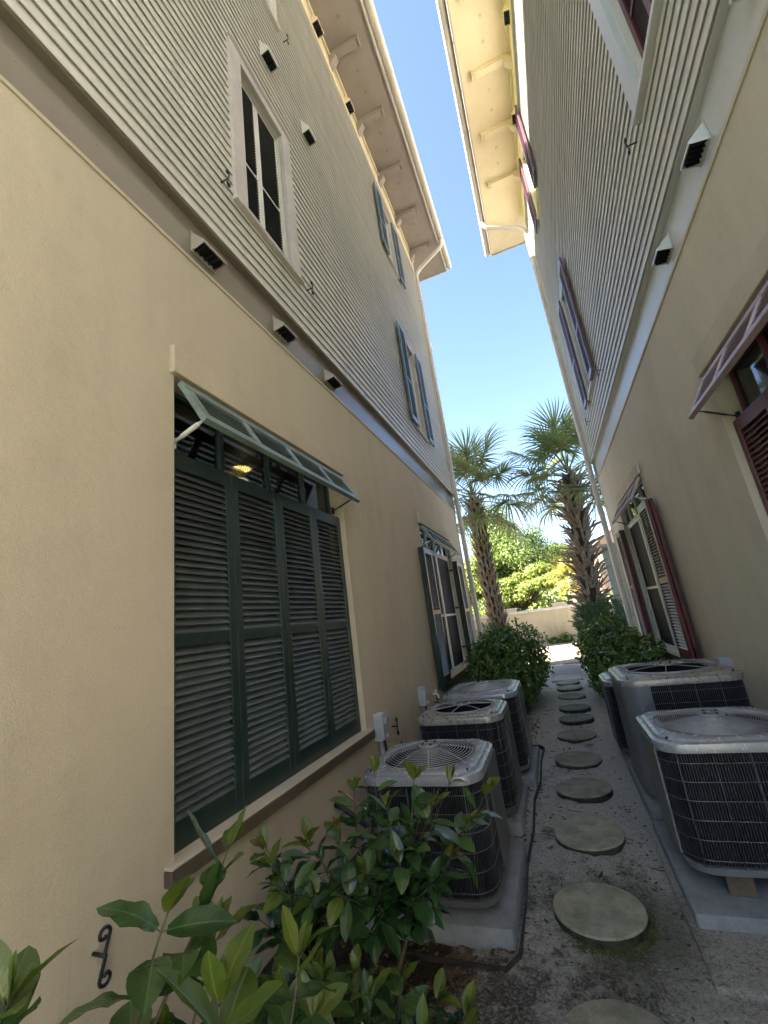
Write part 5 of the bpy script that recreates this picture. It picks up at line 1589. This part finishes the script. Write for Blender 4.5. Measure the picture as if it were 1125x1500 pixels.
# grey-green taller wall return on the right with a small white plate
rw = thing('screen_wall', 'grey-green screen wall beyond the right house corner', 'wall', (2.6, 13.1, 0))
mb = MB(); mb.box(1.55, 5.0, 13.0, 13.22, -0.05, 2.82); link('wall_body', mb.mesh('w', M['fence_grey']), rw)
mb = MB(); mb.box(1.51, 5.0, 12.96, 13.26, 2.82, 2.90); link('cap', mb.mesh('w', M['fence_grey']), rw, None, 0.01)
mb = MB(); mb.box(1.46, 1.548, 13.02, 13.2, 0.8, 1.45); mb.box(1.475, 1.535, 13.0, 13.019, 0.95, 1.3)
tag(link('meter_box', mb.mesh('meter', M['coping'])), 'small white meter box on the end of the grey-green screen wall', 'meter box')
# far house
fh = thing('house', 'peach gabled house far beyond the screen wall on the right', 'house', (7, 33, 0))
mb = MB(); mb.box(3.6, 12, 30, 38, -0.05, 5.0); link('wall', mb.mesh('w', M['peach']), fh)
mb = MB(); mb.prism_y([(3.6, 5.0), (12, 5.0), (7.8, 7.6)], 30.01, 37.99); link('gable', mb.mesh('w', M['peach']), fh)
mb = MB()
mb.add([(3.1, 29.5, 4.72), (7.8, 29.5, 7.72), (12.5, 29.5, 4.72), (3.1, 38.5, 4.72), (7.8, 38.5, 7.72), (12.5, 38.5, 4.72), (3.1, 29.5, 4.9), (7.8, 29.5, 7.9), (12.5, 29.5, 4.9), (3.1, 38.5, 4.9), (7.8, 38.5, 7.9), (12.5, 38.5, 4.9)],
       [(0, 1, 4, 3), (1, 2, 5, 4), (6, 7, 10, 9), (7, 8, 11, 10), (0, 1, 7, 6), (1, 2, 8, 7), (3, 4, 10, 9), (4, 5, 11, 10), (0, 3, 9, 6), (2, 5, 11, 8)])
link('roof', mb.mesh('w', M['roof_grey'], False, False), fh)
for x in (5.0, 7.4, 9.8):
    mb = MB(); mb.box(x, x + 0.9, 29.95, 29.995, 2.6, 4.1); w_ = link('window', mb.mesh('w', M['dark']), fh)
    mb = MB(); mb.box(x - 0.08, x + 0.98, 29.92, 29.949, 4.1, 4.2); mb.box(x - 0.08, x + 0.98, 29.92, 29.949, 2.5, 2.6); link('frame', mb.mesh('w', M['coping']), w_)

mb = MB(); mb.box(-60, 60, -60, -2.6, -0.05, 0.008)  # unseen dark lawn added behind the camera to cut warm ground bounce
tag(link('added_lawn', mb.mesh('added_lawn', painted('added_lawn_dark', (0.045, 0.075, 0.022), 0.9, 0.4, 1.2, 0.8, 60))), kind='structure')
# unseen house added left of the brick walkway to shade the garden wall
nh = thing('house', 'unseen plain tan house added left of the brick walkway to shade the garden wall', 'house', (-9, 19.2, 0))
mb = MB(); mb.box(-13, -5, 16.0, 22.5, -0.05, 6.2); link('wall', mb.mesh('w', M['stucco_l']), nh)
mb = MB(); mb.prism_y([(-13.5, 6.2), (-4.5, 6.2), (-9, 8.6)], 15.6, 22.9); link('roof', mb.mesh('w', M['roof_grey']), nh)

# road beyond the wall with a kerb
mb = MB(); mb.box(-60, 60, 20.4, 26.5, -0.05, 0.004)
tag(link('road', mb.mesh('road', painted('asphalt', (0.055, 0.054, 0.052), 0.85, 0.2, 2, 0.5, 120))), kind='structure')
mb = MB(); mb.box(-60, 60, 26.5, 26.65, -0.05, 0.13)
tag(link('kerb', mb.mesh('kerb', M['coping'])), kind='structure')

def tree(label, base, trunk_h, r, lobes, n, lw, ll, m, seed, inner=0.35):
    root = thing('tree', label, 'tree', base, 0)
    rr = random.Random(seed); mb = MB(); b = Vector(base)
    top = b + Vector((rr.uniform(-.3, .3), rr.uniform(-.3, .3), trunk_h))
    mb.tube([b, b.lerp(top, 0.5) + Vector((0.1, 0, 0)), top], [r, r * 0.8, r * 0.65], 9)
    for c, q in lobes:
        for _ in range(2):
            e = Vector((c[0] + rr.uniform(-.6, .6) * q[0], c[1] + rr.uniform(-.6, .6) * q[1], c[2] + rr.uniform(-.4, .5) * q[2]))
            mid = top.lerp(e, 0.5) + Vector((rr.uniform(-.3, .3), rr.uniform(-.3, .3), -0.2))
            mb.tube([top + Vector((0, 0, -0.1)), mid, e], [r * 0.42, r * 0.26, r * 0.07], 6)
    link('trunk', mb.mesh('trunk', M['bark'], True), root)
    cloud('crown', m, root, lobes, n, lw, ll, seed, inner)
def crown_lobes(c, R, n, seed, sq=0.75, lobe=0.34):
    rr = random.Random(seed); out = []
    for i in range(n):
        d = Vector((rr.gauss(0, 1), rr.gauss(0, 1), rr.gauss(0, 0.8))).normalized() * (rr.random() ** 0.5)
        q = lobe * rr.uniform(0.65, 1.25)
        out.append(((c[0] + d.x * R[0] * 0.8, c[1] + d.y * R[1] * 0.8, c[2] + d.z * R[2] * 0.8), (R[0] * q, R[1] * q, R[2] * q * sq)))
    return out
tree('wide airy green tree behind the garden wall, tallest of the background trees', (-2.0, 30.0, 0), 3.0, 0.24, crown_lobes((-1.7, 30.0, 5.1), (3.5, 2.6, 3.7), 44, 51), 34000, 0.040, 0.082, M['tree_green'], 52, 0.3)
tree('lime green low tree in front of the tall background tree', (-1.7, 27.5, 0), 1.6, 0.16, crown_lobes((-1.6, 27.5, 2.7), (2.5, 1.6, 1.75), 30, 53), 30000, 0.038, 0.075, M['tree_lime'], 54, 0.3)
tree('green tree seen between the left palm and the left house corner', (-6.0, 29.0, 0), 2.0, 0.2, crown_lobes((-5.2, 29.0, 3.8), (2.8, 2.2, 2.8), 26, 55), 18000, 0.042, 0.085, M['tree_lime'], 56, 0.3)
tree('darker green tree right of centre behind the yellow fan palm', (1.8, 33.0, 0), 2.2, 0.2, crown_lobes((1.2, 33.0, 4.2), (2.4, 2.0, 2.2), 18, 57), 8000, 0.06, 0.11, M['tree_green'], 58, 0.3)
bush('low bright green bushes along the far side of the garden wall', 'bushes', (0, 21.5, 0), [((x, 27.1 + 0.3 * math.sin(x * 3), 0.85), (0.9, 0.6, 0.9 + 0.2 * math.sin(x * 5))) for x in [-6.5 + 0.95 * i for i in range(14)]], 12000, 0.045, 0.09, M['tree_lime'], 59, 0.4, 'far_bushes')
bush('orange-red croton bush behind the garden wall beside the right palm', 'shrub', (1.95, 25.0, 0), [((1.95, 25.0, 1.5), (0.32, 0.3, 0.6)), ((1.75, 25.0, 2.2), (0.4, 0.3, 0.4)), ((2.15, 25.0, 2.35), (0.3, 0.3, 0.42))], 1400, 0.05, 0.11, M['croton'], 60, 0.3, 'croton_bush')
bush('distant green tree belt closing the view behind the other trees', 'trees', (0, 44, 0), [((x, 44 + 1.5 * math.sin(x * 1.7), 2.0), (2.2, 1.6, 2.3 + 0.8 * math.sin(x * 0.9))) for x in [-15 + 1.9 * i for i in range(17)]], 16000, 0.11, 0.2, M['tree_green'], 61, 0.45, 'tree_belt')
# yellowish fan palm
yp = thing('fan_palm', 'small yellowish fan palm behind the garden wall left of the right palm', 'palm tree', (1.15, 25.5, 0))
mb = MB(); mb.tube([(1.3, 25.5, 0), (1.22, 25.5, 1.4), (1.15, 25.5, 2.7)], [0.17, 0.16, 0.15], 10); link('trunk', mb.mesh('trunk', M['boot_grey'], True), yp)
YFm = frond_mesh('frond', 8, M['palm_yellow'], 1.0, 34, 0.5)
rr = random.Random(71)
for i in range(22):
    a = 2.4 * i; f = i / 21; el = rad(-50 + 125 * f)
    d = Vector((math.cos(a) * math.cos(el), math.sin(a) * math.cos(el), math.sin(el)))
    link('frond', YFm, yp, Matrix.Translation(Vector((1.15, 25.5, 2.75)) + d * 0.05) @ orient(d, Vector((0, 0, 1))) @ Matrix.Diagonal((0.75, 0.75, 0.75, 1)))

# ------------------------------------------------------------------ litter, pebbles, moss
def scatter(name, m, n, seed, fn, size, flat=0.35, nseg=4):
    rs = random.Random(seed); mb = MB()
    for _ in range(n):
        x, y = fn(rs)
        s = size * rs.uniform(0.4, 1.5); a = rs.uniform(0, 6.28); z = height(x, y) + s * 0.15
        ca, sa = math.cos(a) * s, math.sin(a) * s
        mb.add([(x + ca, y + sa, z), (x - sa * .6, y + ca * .6, z), (x - ca, y - sa, z), (x + sa * .6, y - ca * .6, z), (x + ca * .1, y, z + s * flat), (x, y, z - s * 0.3)],
               [(0, 1, 4), (1, 2, 4), (2, 3, 4), (3, 0, 4), (0, 1, 5), (1, 2, 5), (2, 3, 5), (3, 0, 5)])
    return tag(link(name, mb.mesh(name, m, False, False)), kind='stuff')
def alley(rs):
    while True:
        y = 1.2 + 9.5 * rs.random() ** 1.7; x = rs.uniform(-0.62, 1.2)
        if all((x - a) ** 2 + (y - b) ** 2 > 0.052 for a, b in SLAB) and not (x > 0.27 and y > 2.25 and y < 5.5): return x, y
tag(scatter('pebbles', M['pebble'], 5200, 81, alley, 0.0042, 0.7), 'pale grit and small pebbles on the soil', 'pebbles')
tag(scatter('leaf_litter', M['litter'], 1500, 82, alley, 0.013, 0.12), 'brown leaf litter and twigs on the sand', 'leaf litter')
def bed(rs):
    return rs.uniform(-1.62, -0.5), 0.8 + 6.0 * rs.random()
tag(scatter('mulch', M['litter'], 5000, 83, bed, 0.016, 0.25), 'dark shredded mulch along the left wall', 'mulch')
def mossy(rs):
    a = rs.gauss(-0.9, 0.75); d = 0.215 + abs(rs.gauss(0, 0.035)); return -0.105 + d * math.cos(a), 2.68 + d * math.sin(a)
tag(scatter('moss', M['moss'], 1100, 84, mossy, 0.0042, 0.8), 'green moss round the second stepping stone', 'moss')

def dead_leaf_scatter():
    rs = random.Random(91); mb = MB()
    for _ in range(260):
        x, y = alley(rs) if rs.random() < 0.7 else bed(rs)
        L_ = rs.uniform(0.014, 0.034); a = rs.uniform(0, 6.28); w_ = L_ * rs.uniform(0.25, 0.4); z = height(x, y) + 0.004
        d = Vector((math.cos(a), math.sin(a), 0)); q = Vector((-d.y, d.x, 0)); c = Vector((x, y, z)); up = Vector((0, 0, 1))
        k = rs.uniform(0.1, 0.5)
        P_ = [c - d * L_, c - d * L_ * .3 + q * w_ + up * w_ * k, c + d * L_ * .4 + q * w_ * .8 + up * w_ * k * 1.4, c + d * L_ + up * L_ * .3, c + d * L_ * .4 - q * w_ * .8 + up * w_ * k, c - d * L_ * .3 - q * w_ + up * w_ * k * .6, c + up * 0.001]
        mb.add([tuple(p) for p in P_], [(0, 1, 6), (1, 2, 6), (2, 3, 6), (3, 4, 6), (4, 5, 6), (5, 0, 6)])
    return tag(link('dead_leaves', mb.mesh('dead_leaves', M['litter'], False, False)), 'scattered curled dead brown leaves on the sandy ground', 'dead leaves', None, 'stuff')
dead_leaf_scatter()
def twig_scatter():
    rs = random.Random(92); mb = MB()
    for _ in range(170):
        x, y = alley(rs) if rs.random() < 0.75 else bed(rs)
        L_ = rs.uniform(0.03, 0.11); a = rs.uniform(0, 6.28); z = height(x, y) + 0.005
        d = Vector((math.cos(a), math.sin(a), rs.uniform(-0.05, 0.1))); q = Vector((-d.y, d.x, 0)) * rs.uniform(-0.2, 0.2)
        c = Vector((x, y, z))
        mb.tube([c, c + d * L_ * 0.5 + q * L_, c + d * L_], [0.0022, 0.0018, 0.0010], 4)
    return tag(link('twigs', mb.mesh('twigs', M['bark'], True)), 'small broken twigs strewn over the sandy path', 'twigs', None, 'stuff')
twig_scatter()
def blades():
    rs = random.Random(93); mb = MB()
    for _ in range(260):
        if rs.random() < 0.85:
            x, y = mossy(rs)
        else:
            x, y = alley(rs)
            if rs.random() < 0.6: continue
        h = rs.uniform(0.008, 0.026); a = rs.uniform(0, 6.28); w_ = 0.0012
        d = Vector((math.cos(a), math.sin(a), 0)); q = Vector((-d.y, d.x, 0)) * w_; c = Vector((x, y, height(x, y)))
        mb.add([tuple(c - q), tuple(c + q), tuple(c + q * .6 + d * h * .3 + Vector((0, 0, h * .6))), tuple(c - q * .6 + d * h * .3 + Vector((0, 0, h * .6))), tuple(c + d * h * .8 + Vector((0, 0, h)))], [(0, 1, 2, 3), (3, 2, 4)])
    return tag(link('grass_blades', mb.mesh('grass_blades', M['moss'], False, False)), 'sparse short grass blades round the near stepping stones', 'grass', None, 'stuff')
blades()
